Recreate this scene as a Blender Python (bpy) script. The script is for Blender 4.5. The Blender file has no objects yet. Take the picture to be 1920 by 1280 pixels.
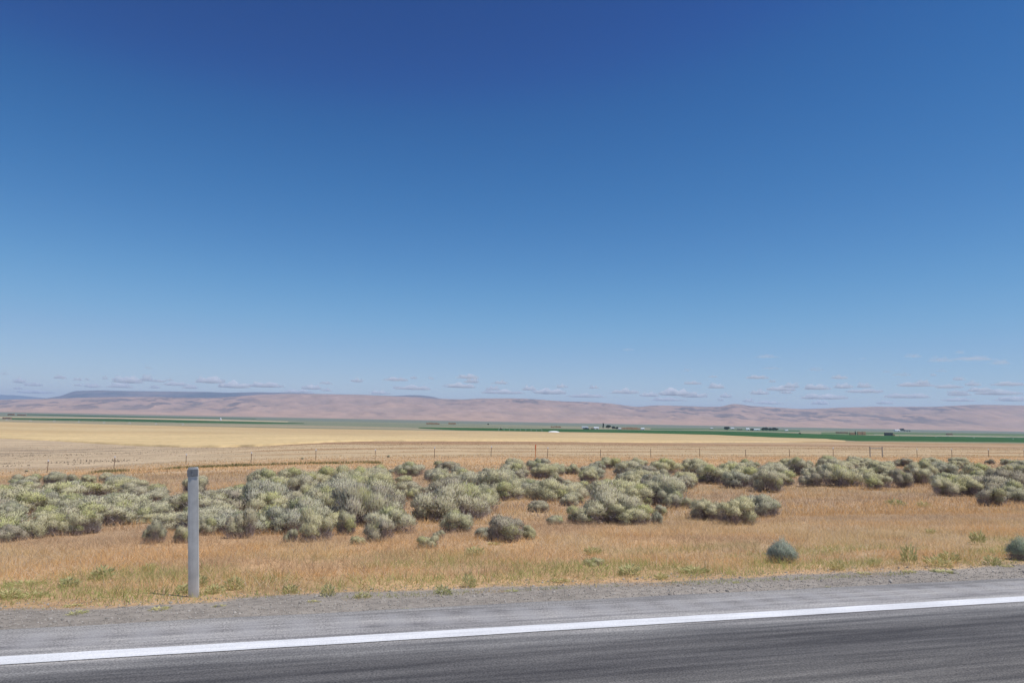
import bpy, bmesh, math, random
import numpy as np
from mathutils import Vector, Matrix
# ---------------------------------------------------------------- camera facts
EYE = np.array([0.0, 0.0, 1.35]); FPX = 1300.0
YAW, PITCH, ROLL = math.radians(14.9), math.radians(6.34), math.radians(1.16)
def cam_axes():
    cy, sy = math.cos(-YAW), math.sin(-YAW)
    Rz = np.array([[cy,-sy,0],[sy,cy,0],[0,0,1]])
    a = math.pi/2+PITCH; Rx = np.array([[1,0,0],[0,math.cos(a),-math.sin(a)],[0,math.sin(a),math.cos(a)]])
    Rr = np.array([[math.cos(ROLL),-math.sin(ROLL),0],[math.sin(ROLL),math.cos(ROLL),0],[0,0,1]])
    return Rz@Rx@Rr
R = cam_axes()
PY = np.array([-400,-30,-9,-6.0, 4.66, 5.0, 5.42, 7.1, 9.7, 13.5, 19.3, 27, 37, 60, 97, 193, 400, 870, 1210, 1950, 4800, 9000, 40000.])
PZ = np.array([-2,-1.2,-.6,-.0, 0.0,-.015,-.04,-.15,-.32,-.55,-.74,-.93,-1.17,-2.12,-3.3,-6.4,-12.4,-19.7,-21.2,-22.7,-26.5,-31,-60.])
_ly = np.concatenate([np.linspace(-400,4.4,200), np.exp(np.linspace(math.log(4.6), math.log(40000), 1200))])
_lz = np.interp(_ly, PY, PZ)
_k = np.exp(-0.5*(np.arange(-24,25)/9.0)**2); _k /= _k.sum()
_s = np.convolve(np.pad(_lz, 24, 'edge'), _k, 'valid')
_w = np.clip((_ly-5.3)/1.2, 0, 1); _lz = _lz*(1-_w)+_s*_w
def hsh(i, j, s):
    n = (i.astype(np.int64)*374761393 + j.astype(np.int64)*668265263 + s*974711) & 0xffffffff
    n = ((n ^ (n >> 13))*1274126177) & 0xffffffff
    return ((n ^ (n >> 16)) & 0xffff)/65535.0
def vnoise(x, y, s=0):
    xi, yi = np.floor(x), np.floor(y); fx, fy = x-xi, y-yi
    fx = fx*fx*(3-2*fx); fy = fy*fy*(3-2*fy); xi = xi.astype(np.int64); yi = yi.astype(np.int64)
    a, b, c, d = hsh(xi,yi,s), hsh(xi+1,yi,s), hsh(xi,yi+1,s), hsh(xi+1,yi+1,s)
    return (a*(1-fx)+b*fx)*(1-fy)+(c*(1-fx)+d*fx)*fy
def fbm(x, y, o=4, s=0):
    r, a, t = 0, .5, 0
    for k in range(o):
        r = r+a*vnoise(x*2**k+17*k, y*2**k-9*k, s+k); t += a; a *= .5
    return r/t
def sm(a, b, x):
    t = np.clip((x-a)/(b-a), 0, 1); return t*t*(3-2*t)
def height(X, Y):
    X = np.asarray(X, float); Y = np.asarray(Y, float)
    z = np.interp(Y, _ly, _lz)
    dz = np.interp(X, [-300,-80,-21,-11,-1,17,73,200], [-6,-3.6,-1.4,-.75,-.35,0,.3,.5])
    z = z+dz*sm(9, 52, Y)*(1-sm(180, 620, Y))
    z = z+(fbm(X/1.3, Y/1.3, 3, 5)-.5)*.10*sm(5.4, 9, Y)+(fbm(X/7, Y/7, 3, 9)-.5)*.22*sm(9, 30, Y)
    z = z+(fbm(X/60, Y/60, 3, 19)-.5)*.9*sm(60, 300, Y)*(1-sm(350, 900, Y))
    return z
# ---------------------------------------------------------------- camera, sky, sun, exposure
C = bpy.context.scene; COL = C.collection
cd = bpy.data.cameras.new('camera'); cam = bpy.data.objects.new('camera', cd); COL.objects.link(cam)
cd.sensor_width = 36; cd.lens = FPX/1920*36; cd.clip_start = .05; cd.clip_end = 300000
M4 = Matrix([list(R[0])+[0], list(R[1])+[0], list(R[2])+[0], [0,0,0,1]])
cam.matrix_world = Matrix.Translation(EYE) @ M4
C.camera = cam
SUN_EL = math.radians(68); SUN_D = np.array([.67, -.59]); SUN_D /= np.linalg.norm(SUN_D)
w = bpy.data.worlds.new('World'); C.world = w; w.use_nodes = True
nt = w.node_tree; bg = nt.nodes['Background']; sky = nt.nodes.new('ShaderNodeTexSky')
sky.sky_type = 'NISHITA'; sky.sun_disc = False; sky.sun_elevation = SUN_EL
sky.sun_rotation = math.atan2(SUN_D[0], SUN_D[1]); sky.altitude = 1300
sky.air_density = 1.0; sky.dust_density = .05; sky.ozone_density = 3.0
# the photographed sky is deeper and bluer than the model's: one tone curve per channel
def vmul(a, k):
    v = nt.nodes.new('ShaderNodeVectorMath'); v.operation = 'MULTIPLY'; v.inputs[1].default_value = (k, k, k); nt.links.new(a, v.inputs[0]); return v.outputs[0]
cvn = nt.nodes.new('ShaderNodeRGBCurve'); nt.links.new(vmul(sky.outputs[0], .085), cvn.inputs['Color'])
for ch, pts in enumerate(([(.05,.008),(.083,.019),(.100,.030),(.135,.064),(.231,.187),(.32,.30)], [(.09,.036),(.138,.073),(.162,.122),(.222,.212),(.356,.392),(.445,.47)], [(.18,.150),(.258,.262),(.296,.345),(.371,.47),(.515,.65),(.565,.69)])):
    for p in pts: cvn.mapping.curves[ch].points.new(*p)
cvn.mapping.update(); nt.links.new(vmul(cvn.outputs[0], 10), bg.inputs[0]); bg.inputs[1].default_value = .1
sl = bpy.data.lights.new('sun', 'SUN'); sl.energy = 4.05; sl.angle = math.radians(.53); sl.color = (1, .955, .88)
so = bpy.data.objects.new('sun', sl); COL.objects.link(so)
sd = Vector((SUN_D[0]*math.cos(SUN_EL), SUN_D[1]*math.cos(SUN_EL), math.sin(SUN_EL)))
so.rotation_euler = sd.to_track_quat('Z', 'Y').to_euler()
C.view_settings.view_transform = 'Standard'; C.view_settings.look = 'None'
C.view_settings.exposure = 0; C.view_settings.gamma = 1
C.render.engine = 'CYCLES'; C.cycles.use_denoising = True
C.cycles.max_bounces = 6; C.cycles.diffuse_bounces = 3; C.cycles.volume_bounces = 6; C.cycles.transparent_max_bounces = 16
FIELDS = {"wheat":[[-602,1370,-196,448],[-570,1360,-185,442],[-537,1345,-173,435],[-502,1327,-160,424],[-469,1309,-147,411],[-435,1291,-135,403],[-402,1273,-122,390],[-369,1255,-108,370],[-336,1234,-93,344],[-305,1218,-80,324],[-275,1205,-70,310],[-246,1196,-58,284],[-216,1177,-47,257],[-187,1168,-40,251],[-159,1162,-32,239],[-130,1152,-27,243],[-101,1140,-19,220],[-73,1137,-16,249],[-45,1135,-10,257],[-17,1130,-4,269],[12,1130,3,282],[41,1129,11,292],[70,1125,19,302],[100,1123,30,337],[130,1128,43,368],[162,1131,54,376],[194,1140,65,382],[226,1140,78,391],[261,1149,90,395],[294,1153,104,409],[330,1160,116,407],[365,1163,130,413],[400,1163,142,412],[438,1169,155,415],[475,1171,170,418],[514,1176,182,417],[553,1180,199,424],[585,1166,217,433],[616,1152,238,446],[643,1133,261,460],[674,1120,279,464],[672,1057,298,469],[674,1005,320,477],[674,955,353,500],[691,930,400,539],[703,903,441,566],[716,877,489,599],[591,691,542,634]],"green_c":[[193,1480,183,1402],[238,1507,206,1306],[285,1530,230,1236],[336,1566,264,1231],[388,1594,300,1233],[442,1624,335,1230],[495,1640,371,1230],[547,1647,408,1230],[599,1653,446,1231],[655,1664,485,1232],[710,1672,524,1233],[768,1682,564,1234],[825,1687,597,1221],[892,1708,627,1201],[959,1726,653,1176],[1028,1744,679,1151],[1084,1737,693,1110],[1119,1697,692,1050],[1153,1659,688,991],[1171,1602,704,963],[1178,1535,722,940],[1187,1475,738,917],[1208,1434,709,841],[1250,1418,625,710],[1292,1403,674,732],[1331,1385,736,767],[1409,1406,781,780],[1485,1424,816,783],[1566,1443,863,796],[1653,1466,909,806],[1738,1484,960,820],[1832,1507,1005,827],[1943,1540,1061,842],[2083,1594,1111,850],[2234,1650,1171,865],[2402,1713,1230,878]],"green_l":[[-777,2066,-648,1725],[-751,2091,-614,1710],[-724,2115,-578,1688],[-695,2135,-544,1673],[-667,2164,-518,1681],[-638,2193,-486,1671],[-605,2215,-454,1664],[-575,2250,-424,1660],[-534,2248,-394,1660],[-488,2225,-366,1668],[-444,2206,-336,1673],[-399,2186,-305,1672],[-355,2166,-276,1685],[-310,2137,-244,1687],[-267,2120,-214,1700],[-223,2099,-181,1700],[-181,2087,-149,1718],[-138,2049,-119,1771],[-96,2022,-86,1821],[-54,1986,-51,1886]],"green_u":[[-1434,3985,-1221,3395],[-1330,3908,-1134,3331],[-1228,3829,-1045,3259],[-1131,3758,-960,3189],[-1037,3691,-878,3125],[-945,3624,-798,3061],[-859,3577,-728,3034],[-790,3602,-676,3080],[-717,3616,-619,3121],[-645,3639,-562,3170],[-571,3670,-503,3233],[-495,3696,-441,3298],[-417,3725,-375,3350],[-337,3761,-306,3412]],"green_r":[[1516,1878,1213,1503],[1662,1960,1297,1529],[1835,2062,1389,1562],[2013,2160,1483,1592],[2220,2276,1585,1625],[2384,2339,1665,1635],[2539,2386,1749,1644],[2715,2447,1834,1653],[2900,2509,1928,1668],[3103,2578,2017,1676],[3316,2649,2116,1691],[3552,2730,2269,1744],[3795,2809,2440,1806],[4066,2899,2631,1876]],"green_m":[[1094,2218,969,1963],[1166,2256,1034,2000],[1246,2306,1100,2036],[1323,2344,1169,2071],[1409,2393,1239,2106],[1476,2407,1298,2117],[1537,2410,1336,2096],[1597,2410,1377,2078],[1657,2409,1416,2058],[1718,2408,1458,2043],[1788,2418,1501,2030],[1845,2410,1539,2010]],"pale_l":[[-950,2246,-862,2039],[-915,2333,-823,2100],[-874,2424,-783,2173],[-828,2522,-737,2243],[-776,2623,-688,2326],[-721,2744,-632,2408],[-640,2800,-558,2443],[-545,2809,-473,2439],[-445,2807,-385,2426],[-328,2674,-289,2363],[-219,2552,-197,2305],[-117,2436,-108,2245]],"road":[[1009,1355,984,1321],[1127,1393,1087,1342],[1257,1435,1198,1367],[1408,1491,1324,1402],[1553,1531,1465,1443],[1710,1572,1601,1472],[1872,1610,1753,1508],[2049,1652,1911,1542],[2291,1736,2139,1621],[2558,1824,2402,1713]]}
BUSH = [[4.84,6.67,0.19,0.24,2],[7.51,6.15,0.16,0.27,2],[2.74,6.87,0.12,0.13,2],[-4.02,10.95,0.25,0.29,1],[-3.75,11.36,0.33,0.41,1],[-3.33,11.62,0.31,0.47,1],[-2.03,10.0,0.19,0.33,1],[-1.7,10.01,0.15,0.25,1],[-1.55,10.84,0.19,0.3,1],[-5.13,14.01,0.36,0.46,1],[-5.7,16.97,0.39,0.45,1],[-9.02,25.59,0.46,0.51,1],[-8.32,25.7,0.38,0.48,1],[-7.72,25.47,0.25,0.42,1],[-7.4,25.96,0.3,0.43,1],[-7.39,27.79,0.28,0.42,1],[-6.38,25.45,0.26,0.35,1],[-5.89,24.92,0.25,0.35,1],[-5.44,24.19,0.21,0.3,1],[-3.34,20.89,0.43,0.62,1],[-2.01,12.77,0.26,0.36,1],[-1.04,10.4,0.3,0.44,1],[-0.86,12.62,0.27,0.36,1],[-0.05,10.01,0.32,0.47,1],[0.4,10.83,0.23,0.36,1],[0.77,9.76,0.24,0.43,1],[0.49,9.41,0.12,0.17,1],[-0.36,9.98,0.12,0.25,1],[1.31,8.84,0.16,0.23,1],[2.2,17.91,0.3,0.38,1],[2.01,10.63,0.33,0.4,1],[2.95,14.19,0.72,0.64,1],[2.42,9.17,0.36,0.4,1],[2.78,9.37,0.14,0.22,1],[3.86,16.41,0.34,0.45,1],[5.02,11.77,0.74,0.78,1],[4.45,11.68,0.31,0.39,1],[5.24,11.35,0.46,0.46,1],[9.49,18.71,0.52,0.78,1],[7.71,14.64,0.32,0.49,1],[5.69,11.28,0.13,0.3,1],[7.12,12.02,0.38,0.53,1],[7.18,11.18,0.49,0.59,1],[8.38,12.16,0.46,0.54,1],[13.4,19.2,0.63,0.75,1],[15.43,24.35,0.68,0.73,1],[17.53,20.85,0.92,1.08,1],[16.66,21.27,0.51,0.57,1],[17.95,19.6,0.58,0.63,1],[19.25,19.88,0.5,0.83,1],[21.52,21.4,0.65,0.8,1],[17.8,16.76,0.51,0.71,1],[18.37,16.57,0.49,0.63,1],[16.3,14.0,0.45,0.61,1],[17.92,14.76,0.46,0.52,1],[4.37,14.0,0.28,0.29,1],[3.9,11.56,0.17,0.2,1],[5.53,15.46,0.27,0.32,1],[1.58,9.71,0.12,0.16,1],[1.4,12.69,0.19,0.25,1],[5.34,17.58,0.38,0.47,1],[2.19,9.59,0.14,0.18,1],[6.66,13.02,0.2,0.26,1],[8.09,14.51,0.24,0.29,1],[3.45,30.22,0.3,0.29,0],[7.82,23.0,0.32,0.38,0],[-4.8,15.97,0.62,0.41,0],[13.66,21.12,0.63,0.66,0],[31.19,35.83,0.65,0.73,0],[17.53,27.42,0.85,0.8,0],[-1.25,21.43,0.57,0.53,0],[5.58,29.64,0.36,0.37,0],[4.17,20.27,0.76,0.8,0],[4.09,26.03,0.52,0.64,0],[7.03,15.22,0.57,0.57,0],[3.04,16.78,0.6,0.72,0],[27.8,27.87,0.74,0.77,0],[9.12,33.93,0.33,0.33,0],[13.97,22.9,0.88,0.8,0],[30.31,28.44,0.55,0.63,0],[3.74,16.88,0.36,0.44,0],[-4.67,12.16,0.31,0.22,0],[24.25,23.83,0.67,0.8,0],[6.52,36.01,0.51,0.56,0],[-5.26,22.05,0.62,0.49,0],[-5.25,17.33,0.36,0.27,0],[-4.36,16.6,0.52,0.37,0],[0.49,16.1,0.68,0.64,0],[-3.51,12.99,0.62,0.49,0],[0.71,12.25,0.66,0.8,0],[0.6,18.72,0.67,0.8,0],[1.21,15.2,0.65,0.73,0],[20.4,18.95,0.84,0.76,0],[31.57,26.37,0.47,0.54,0],[35.69,28.88,0.79,0.8,0],[-1.95,17.73,0.67,0.5,0],[2.33,19.21,0.44,0.44,0],[20.94,26.31,0.39,0.4,0],[5.74,13.72,0.42,0.4,0],[-0.42,11.15,0.42,0.51,0],[5.99,16.32,0.31,0.32,0],[-0.41,19.46,0.49,0.59,0],[-1.94,16.55,0.68,0.53,0],[20.37,17.63,0.53,0.56,0],[-5.64,15.74,0.72,0.53,0],[27.12,31.58,0.59,0.54,0],[0.13,18.02,0.47,0.5,0],[-4.21,13.27,0.51,0.4,0],[-5.62,14.46,0.55,0.43,0],[-0.35,14.02,0.43,0.42,0],[4.36,17.85,0.72,0.8,0],[-6.4,21.17,0.65,0.5,0],[9.03,32.61,0.35,0.33,0],[10.25,33.06,0.71,0.8,0],[34.11,31.43,0.53,0.61,0],[-1.18,15.73,0.68,0.8,0],[-2.74,13.28,0.29,0.22,0],[5.81,21.36,0.37,0.35,0],[1.29,22.21,0.72,0.74,0],[0.89,13.08,0.57,0.55,0],[-5.06,21.33,0.37,0.26,0],[16.34,24.4,0.41,0.44,0],[-2.85,15.53,0.4,0.27,0],[3.77,21.57,0.57,0.68,0],[10.35,28.4,0.44,0.51,0],[-8.18,23.25,0.4,0.28,0],[20.85,23.63,0.54,0.66,0],[6.54,20.61,0.32,0.36,0],[-6.56,19.99,0.5,0.36,0],[16.19,28.38,0.76,0.8,0],[33.57,27.45,0.71,0.68,0],[10.27,25.84,0.67,0.71,0],[0.47,22.17,0.35,0.38,0],[11.02,22.9,0.53,0.62,0],[0.21,11.72,0.32,0.34,0],[1.15,14.16,0.66,0.66,0],[2.23,12.76,0.75,0.8,0],[-5.63,22.85,0.58,0.47,0],[22.58,30.49,0.6,0.7,0],[18.23,23.07,0.7,0.8,0],[2.88,13.45,0.39,0.46,0],[5.25,20.97,0.64,0.72,0],[9.36,24.02,0.55,0.63,0],[0.3,13.66,0.51,0.59,0],[12.4,26.17,0.74,0.68,0],[21.94,28.88,0.69,0.63,0],[-3.65,17.6,0.45,0.36,0],[6.4,24.31,0.46,0.45,0],[0.12,15.12,0.59,0.62,0],[15.13,23.05,0.75,0.8,0],[37.97,30.95,0.75,0.68,0],[1.04,10.71,0.41,0.46,0],[3.33,28.14,0.67,0.68,0],[-2.2,14.74,0.68,0.44,0],[32.31,36.05,0.45,0.42,0],[19.66,27.55,0.61,0.75,0],[3.92,23.26,0.32,0.3,0],[22.07,21.92,0.39,0.41,0],[13.01,32.18,0.45,0.56,0],[8.42,26.49,0.68,0.67,0],[-2.07,15.66,0.76,0.53,0],[7.56,28.0,0.65,0.66,0],[0.85,20.49,0.63,0.72,0],[18.68,15.38,0.51,0.63,0],[0.44,16.89,0.59,0.7,0],[34.1,35.12,0.7,0.7,0],[34.68,33.56,0.67,0.63,0],[7.82,18.86,0.57,0.52,0],[-4.61,20.37,0.39,0.3,0],[-3.6,14.27,0.71,0.53,0],[28.95,23.1,0.8,0.8,0],[21.19,19.89,0.62,0.61,0],[1.85,25.47,0.6,0.57,0],[7.89,15.37,0.67,0.78,0],[12.1,24.46,0.52,0.55,0],[3.69,32.05,0.44,0.43,0],[-1.62,20.34,0.42,0.51,0],[19.07,16.36,0.79,0.8,0],[43.11,35.84,0.57,0.57,0],[-3.9,15.69,0.33,0.25,0],[3.07,31.65,0.32,0.31,0],[-2.14,12.3,0.51,0.31,0],[17.06,24.42,0.59,0.67,0],[-2.97,13.89,0.48,0.4,0],[8.48,16.7,0.64,0.74,0],[9.46,28.31,0.58,0.59,0],[0.14,17.44,0.43,0.42,0],[2.23,19.97,0.43,0.39,0],[4.89,18.34,0.36,0.41,0],[-5.64,19.79,0.75,0.45,0],[9.54,29.69,0.5,0.46,0],[-0.55,16.65,0.37,0.35,0],[-4.31,17.19,0.45,0.33,0],[-8.84,24.66,0.52,0.35,0],[-1.0,14.91,0.54,0.5,0],[-4.3,19.26,0.64,0.47,0],[21.99,23.19,0.57,0.52,0],[23.19,20.27,0.68,0.62,0],[-0.48,12.72,0.31,0.33,0],[3.61,18.14,0.33,0.4,0],[-1.04,11.06,0.55,0.35,0],[0.34,24.13,0.64,0.75,0],[9.46,27.73,0.38,0.45,0],[18.55,27.73,0.66,0.7,0],[25.55,22.49,0.75,0.77,0],[28.09,21.38,0.61,0.57,0],[0.73,26.24,0.59,0.54,0],[28.18,32.61,0.51,0.62,0],[3.28,15.06,0.29,0.29,0],[14.25,23.97,0.59,0.64,0],[5.78,22.05,0.44,0.45,0],[-3.96,12.03,0.31,0.2,0],[-1.75,13.21,0.56,0.36,0],[7.11,16.31,0.85,0.8,0],[24.44,19.67,0.6,0.55,0],[35.64,32.61,0.75,0.7,0],[9.85,21.31,0.61,0.73,0],[44.46,35.21,0.67,0.62,0],[27.21,25.73,0.81,0.8,0],[3.98,25.08,0.47,0.54,0],[6.61,18.11,0.54,0.56,0],[5.58,16.8,0.67,0.67,0],[23.57,19.75,0.35,0.33,0],[-7.36,20.74,0.46,0.31,0],[5.58,33.08,0.67,0.67,0],[32.84,31.03,0.53,0.5,0],[-4.39,14.96,0.52,0.41,0],[12.89,25.26,0.5,0.49,0],[30.73,34.14,0.81,0.8,0],[7.34,19.85,0.47,0.45,0],[-4.51,11.32,0.65,0.44,0],[14.55,27.93,0.84,0.8,0],[23.86,18.42,0.59,0.58,0],[21.47,16.44,0.54,0.51,0],[-6.97,18.48,0.72,0.43,0],[30.82,23.88,0.86,0.8,0],[2.71,24.21,0.34,0.39,0],[5.09,21.87,0.46,0.57,0],[18.86,14.78,0.42,0.47,0],[4.93,25.24,0.54,0.54,0],[16.81,35.29,0.62,0.74,0],[-3.11,16.68,0.43,0.29,0],[-1.76,22.97,0.65,0.7,0],[2.95,18.61,0.42,0.4,0],[-0.03,23.47,0.56,0.6,0],[-5.93,18.71,0.71,0.5,0],[23.85,25.77,0.77,0.72,0],[6.98,30.05,0.32,0.29,0],[11.76,25.59,0.51,0.47,0],[12.21,22.08,0.58,0.57,0],[10.3,22.69,0.5,0.54,0],[5.68,18.8,0.52,0.47,0],[-0.41,15.75,0.33,0.32,0],[8.64,31.77,0.73,0.8,0],[1.37,17.06,0.54,0.63,0],[-1.2,22.35,0.31,0.34,0],[7.8,27.29,0.44,0.41,0],[0.96,28.71,0.31,0.3,0],[24.99,30.52,0.84,0.8,0],[-4.32,13.86,0.31,0.24,0],[5.76,20.2,0.56,0.51,0],[2.86,15.79,0.32,0.35,0],[23.53,27.81,0.65,0.79,0],[19.9,23.66,0.37,0.42,0],[20.36,26.5,0.7,0.8,0],[-1.62,11.75,0.64,0.43,0],[6.46,28.2,0.31,0.28,0],[0.21,12.6,0.35,0.36,0],[11.39,20.72,0.46,0.47,0],[45.46,39.06,0.41,0.42,0],[1.39,19.13,0.63,0.76,0],[19.22,17.28,0.6,0.57,0],[27.32,29.19,0.58,0.66,0],[7.2,25.55,0.45,0.48,0],[12.84,27.88,0.86,0.8,0],[-0.28,18.36,0.33,0.41,0],[-2.05,19.32,0.53,0.36,0],[14.63,34.48,0.73,0.78,0],[4.45,16.95,0.55,0.64,0],[18.89,26.35,0.79,0.78,0],[8.92,17.61,0.75,0.67,0],[22.15,20.42,0.49,0.59,0],[15.75,21.96,0.72,0.7,0],[-1.02,19.6,0.52,0.48,0],[-0.36,21.88,0.48,0.53,0],[-6.22,17.45,0.59,0.36,0],[2.16,27.58,0.54,0.61,0],[22.91,19.03,0.83,0.8,0],[-0.82,23.19,0.59,0.73,0],[4.91,23.75,0.36,0.4,0],[22.16,27.43,0.4,0.4,0],[13.28,26.94,0.45,0.54,0],[29.55,28.21,0.44,0.5,0],[-0.19,12.04,0.53,0.66,0],[28.24,31.93,0.38,0.45,0]]
FAR = {"haystack": [[346.0, 2290.6, 43.96, 6.15], [433.0, 2418.8, 26.18, 6.55], [646.4, 1942.5, 10.92, 4.68], [671.5, 1967.9, 17.42, 4.75], [824.2, 1838.2, 13.66, 5.31], [838.4, 1833.4, 13.66, 6.07], [847.2, 1816.9, 15.07, 6.03], [868.4, 1833.9, 9.14, 5.33], [1240.8, 1424.4, 12.94, 6.47], [1306.3, 1475.7, 9.42, 8.07], [1326.1, 1483.4, 8.13, 8.13], [1434.3, 1688.1, 33.6, 4.58], [-1114.1, 2950.5, 23.5, 6.27], [-1084.5, 2962.8, 31.58, 4.93], [-680.3, 1781.8, 17.71, 4.13], [1321.2, 1382.2, 5.12, 5.76]], "shed": [[721.5, 1874.2, 18.29, 6.1], [708.0, 1755.7, 12.91, 5.74], [853.0, 1774.3, 8.86, 5.17], [1665.2, 2606.2, 13.5, 5.85], [1439.0, 2156.0, 11.24, 7.49], [1477.8, 2159.6, 22.61, 5.65], [2906.2, 3014.2, 25.16, 8.95], [1568.6, 2117.3, 9.35, 4.68], [1492.5, 2482.6, 10.63, 4.25], [779.2, 1762.4, 7.27, 3.63]], "dark": [[642.8, 1662.0, 14.87, 3.38], [690.0, 1737.4, 9.92, 2.83], [1310.4, 1385.4, 19.19, 7.68], [1874.4, 1740.5, 19.83, 4.96], [1438.2, 2203.7, 17.18, 3.82]], "tree": [[812.6, 1963.7, 4.83, 16.09], [794.5, 1882.0, 9.27, 12.36], [802.1, 1863.0, 7.66, 8.43], [790.1, 1808.9, 7.45, 7.45], [568.9, 2450.4, 5.76, 5.76], [343.4, 1364.2, 3.22, 4.29], [1337.1, 2125.2, 14.65, 11.9], [1406.2, 2085.2, 9.07, 7.26], [1458.5, 2097.7, 12.84, 12.84], [1484.8, 2117.2, 12.98, 13.91], [1514.9, 2141.6, 11.27, 11.27], [1505.9, 2107.9, 12.96, 12.03], [1495.2, 2078.2, 9.14, 11.88], [3091.0, 3183.4, 17.74, 16.27], [2948.9, 3016.0, 8.42, 8.42], [2928.3, 2977.7, 6.93, 6.93], [2941.2, 2973.6, 6.93, 6.93], [1080.6, 1413.7, 5.02, 3.76], [1211.7, 1384.2, 2.52, 10.07]], "tower": [[-540.6, 1472.3, 2.94, 3.43], [-383.0, 1409.6, 3.37, 3.86], [-239.6, 1333.1, 3.74, 4.21], [-319.9, 2386.6, 5.09, 8.49]], "towerR": [[1391.8, 1417.4, 2.64, 3.96], [1524.9, 1455.8, 4.12, 4.12], [1352.4, 1205.5, 3.46, 5.77], [1420.1, 1174.8, 3.44, 6.3]], "white": [[372.8, 1145.9, 19.28, 2.57]], "lowbush": [[-23.8, 67.1, 0.27, 0.18], [-1.8, 68.0, 0.3, 0.2], [6.1, 68.6, 0.31, 0.21], [18.4, 46.6, 0.19, 0.15], [18.9, 46.1, 0.15, 0.11], [-0.1, 42.5, 1.56, 0.16], [-3.2, 44.6, 0.8, 0.1], [-4.8, 42.9, 0.91, 0.09], [0.8, 44.4, 0.65, 0.13]], "bin": [-319.9, 2386.6, 5.09, 8.49], "low": [[-23.79, 67.14, 0.2, 0.18], [-1.79, 67.04, 0.17, 0.24], [6.05, 67.87, 0.18, 0.26], [18.27, 46.27, 0.09, 0.15], [18.8, 45.88, 0.07, 0.11]]}
PIVOTS = [[[-633, 1561], [-239.6, 1333.1], 9, "long irrigation pivot line along the left edge behind the wheat"], [[1267, 1385], [1938, 1540], 8, "irrigation pivot line along the pale farm track at right"], [[1290, 1235], [1540, 1085], 5, "irrigation pivot line standing in the green field at far right"], [[312, 1256], [393, 1247], 9, "closely spaced irrigation line left of the white mound"]]
NAMES = [[4.9, 11.47, "largest pale green sagebrush mound right of centre"], [2.89, 13.92, "big bright yellow-green sagebrush left of centre"], [2.42, 9.18, "bright green sagebrush nearest the road at the centre"], [7.09, 11.04, "middle of the three joined bushes on the bare orange grass"], [7.06, 11.97, "left of the three joined bushes on the bare orange grass"], [8.31, 12.06, "right of the three joined bushes on the bare orange grass"], [0.78, 9.81, "round dense sagebrush nearest the road left of centre"], [0.5, 9.53, "small bright green bush beside the round dense sagebrush"], [1.32, 8.96, "low pale spiky bush on the orange grass left of centre"], [-0.05, 10.01, "wide sagebrush with dark open base, left of the round one"], [-1.04, 10.41, "wide low sagebrush right of the delineator post"], [2.19, 17.82, "small sagebrush alone in the bare gap left of centre"], [17.2, 20.45, "wide grey-mauve sagebrush at the front of the right band"], [-4.03, 10.99, "sagebrush at the lower left end of the thicket"], [16.19, 13.9, "front sagebrush at the far right end of the band"], [2.01, 10.61, "dark-based sagebrush left of the bright green one"]]
WEEDS = [[6.0, 6.15, 0.08, 0.25], [8.45, 7.5, 0.08, 0.21], [5.01, 6.03, 0.06, 0.12], [5.54, 6.12, 0.05, 0.1], [0.09, 5.83, 0.05, 0.12], [-0.2, 6.02, 0.05, 0.1], [2.84, 6.2, 0.1, 0.13], [3.54, 6.25, 0.13, 0.11], [3.03, 5.94, 0.06, 0.07], [1.25, 5.96, 0.06, 0.14], [0.99, 5.72, 0.06, 0.08], [0.35, 5.69, 0.05, 0.06], [-0.01, 5.61, 0.04, 0.04], [-1.07, 5.59, 0.06, 0.05], [-1.59, 5.58, 0.06, 0.05], [-1.71, 5.87, 0.05, 0.05], [-0.68, 5.61, 0.04, 0.04], [-2.42, 7.01, 0.13, 0.06], [-2.14, 6.37, 0.1, 0.08], [-1.86, 7.14, 0.09, 0.14], [-2.01, 6.77, 0.07, 0.1], [-0.79, 6.17, 0.06, 0.09], [-1.56, 7.52, 0.06, 0.1], [-0.65, 6.3, 0.06, 0.13], [5.92, 5.65, 0.1, 0.06], [5.59, 5.73, 0.06, 0.05], [6.88, 5.78, 0.05, 0.05], [5.08, 5.75, 0.06, 0.05], [3.58, 5.59, 0.04, 0.04], [2.09, 6.02, 0.07, 0.07], [1.55, 5.67, 0.05, 0.04], [0.64, 5.17, 0.04, 0.03], [4.24, 5.21, 0.03, 0.03], [13.61, 14.27, 0.18, 0.2], [14.06, 13.89, 0.14, 0.17], [5.16, 9.11, 0.05, 0.05], [2.16, 8.82, 0.07, 0.07], [0.38, 4.85, 0.03, 0.02], [7.0, 10.9, 0.0, 0.01], [6.17, 5.95, 0.11, 0.13], [6.86, 5.94, 0.08, 0.12], [3.1, 7.81, 0.09, 0.12], [1.75, 8.04, 0.09, 0.12], [8.94, 8.73, 0.06, 0.1], [6.52, 6.15, 0.09, 0.15], [-2.28, 6.35, 0.08, 0.09], [-1.02, 6.23, 0.06, 0.09], [-0.95, 6.51, 0.05, 0.13]]
DELIN = [-0.92, 6.03]
POSTX = [-20.74, -16.08, -10.8, -5.78, -0.57, 4.43, 9.66, 14.86, 20.3, 25.6, 30.84, 36.18, 41.36, 46.51, 51.84, 62.64, 67.36, 72.53]
GATE = [56.22, 57.8]
N_HAND = 61
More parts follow.
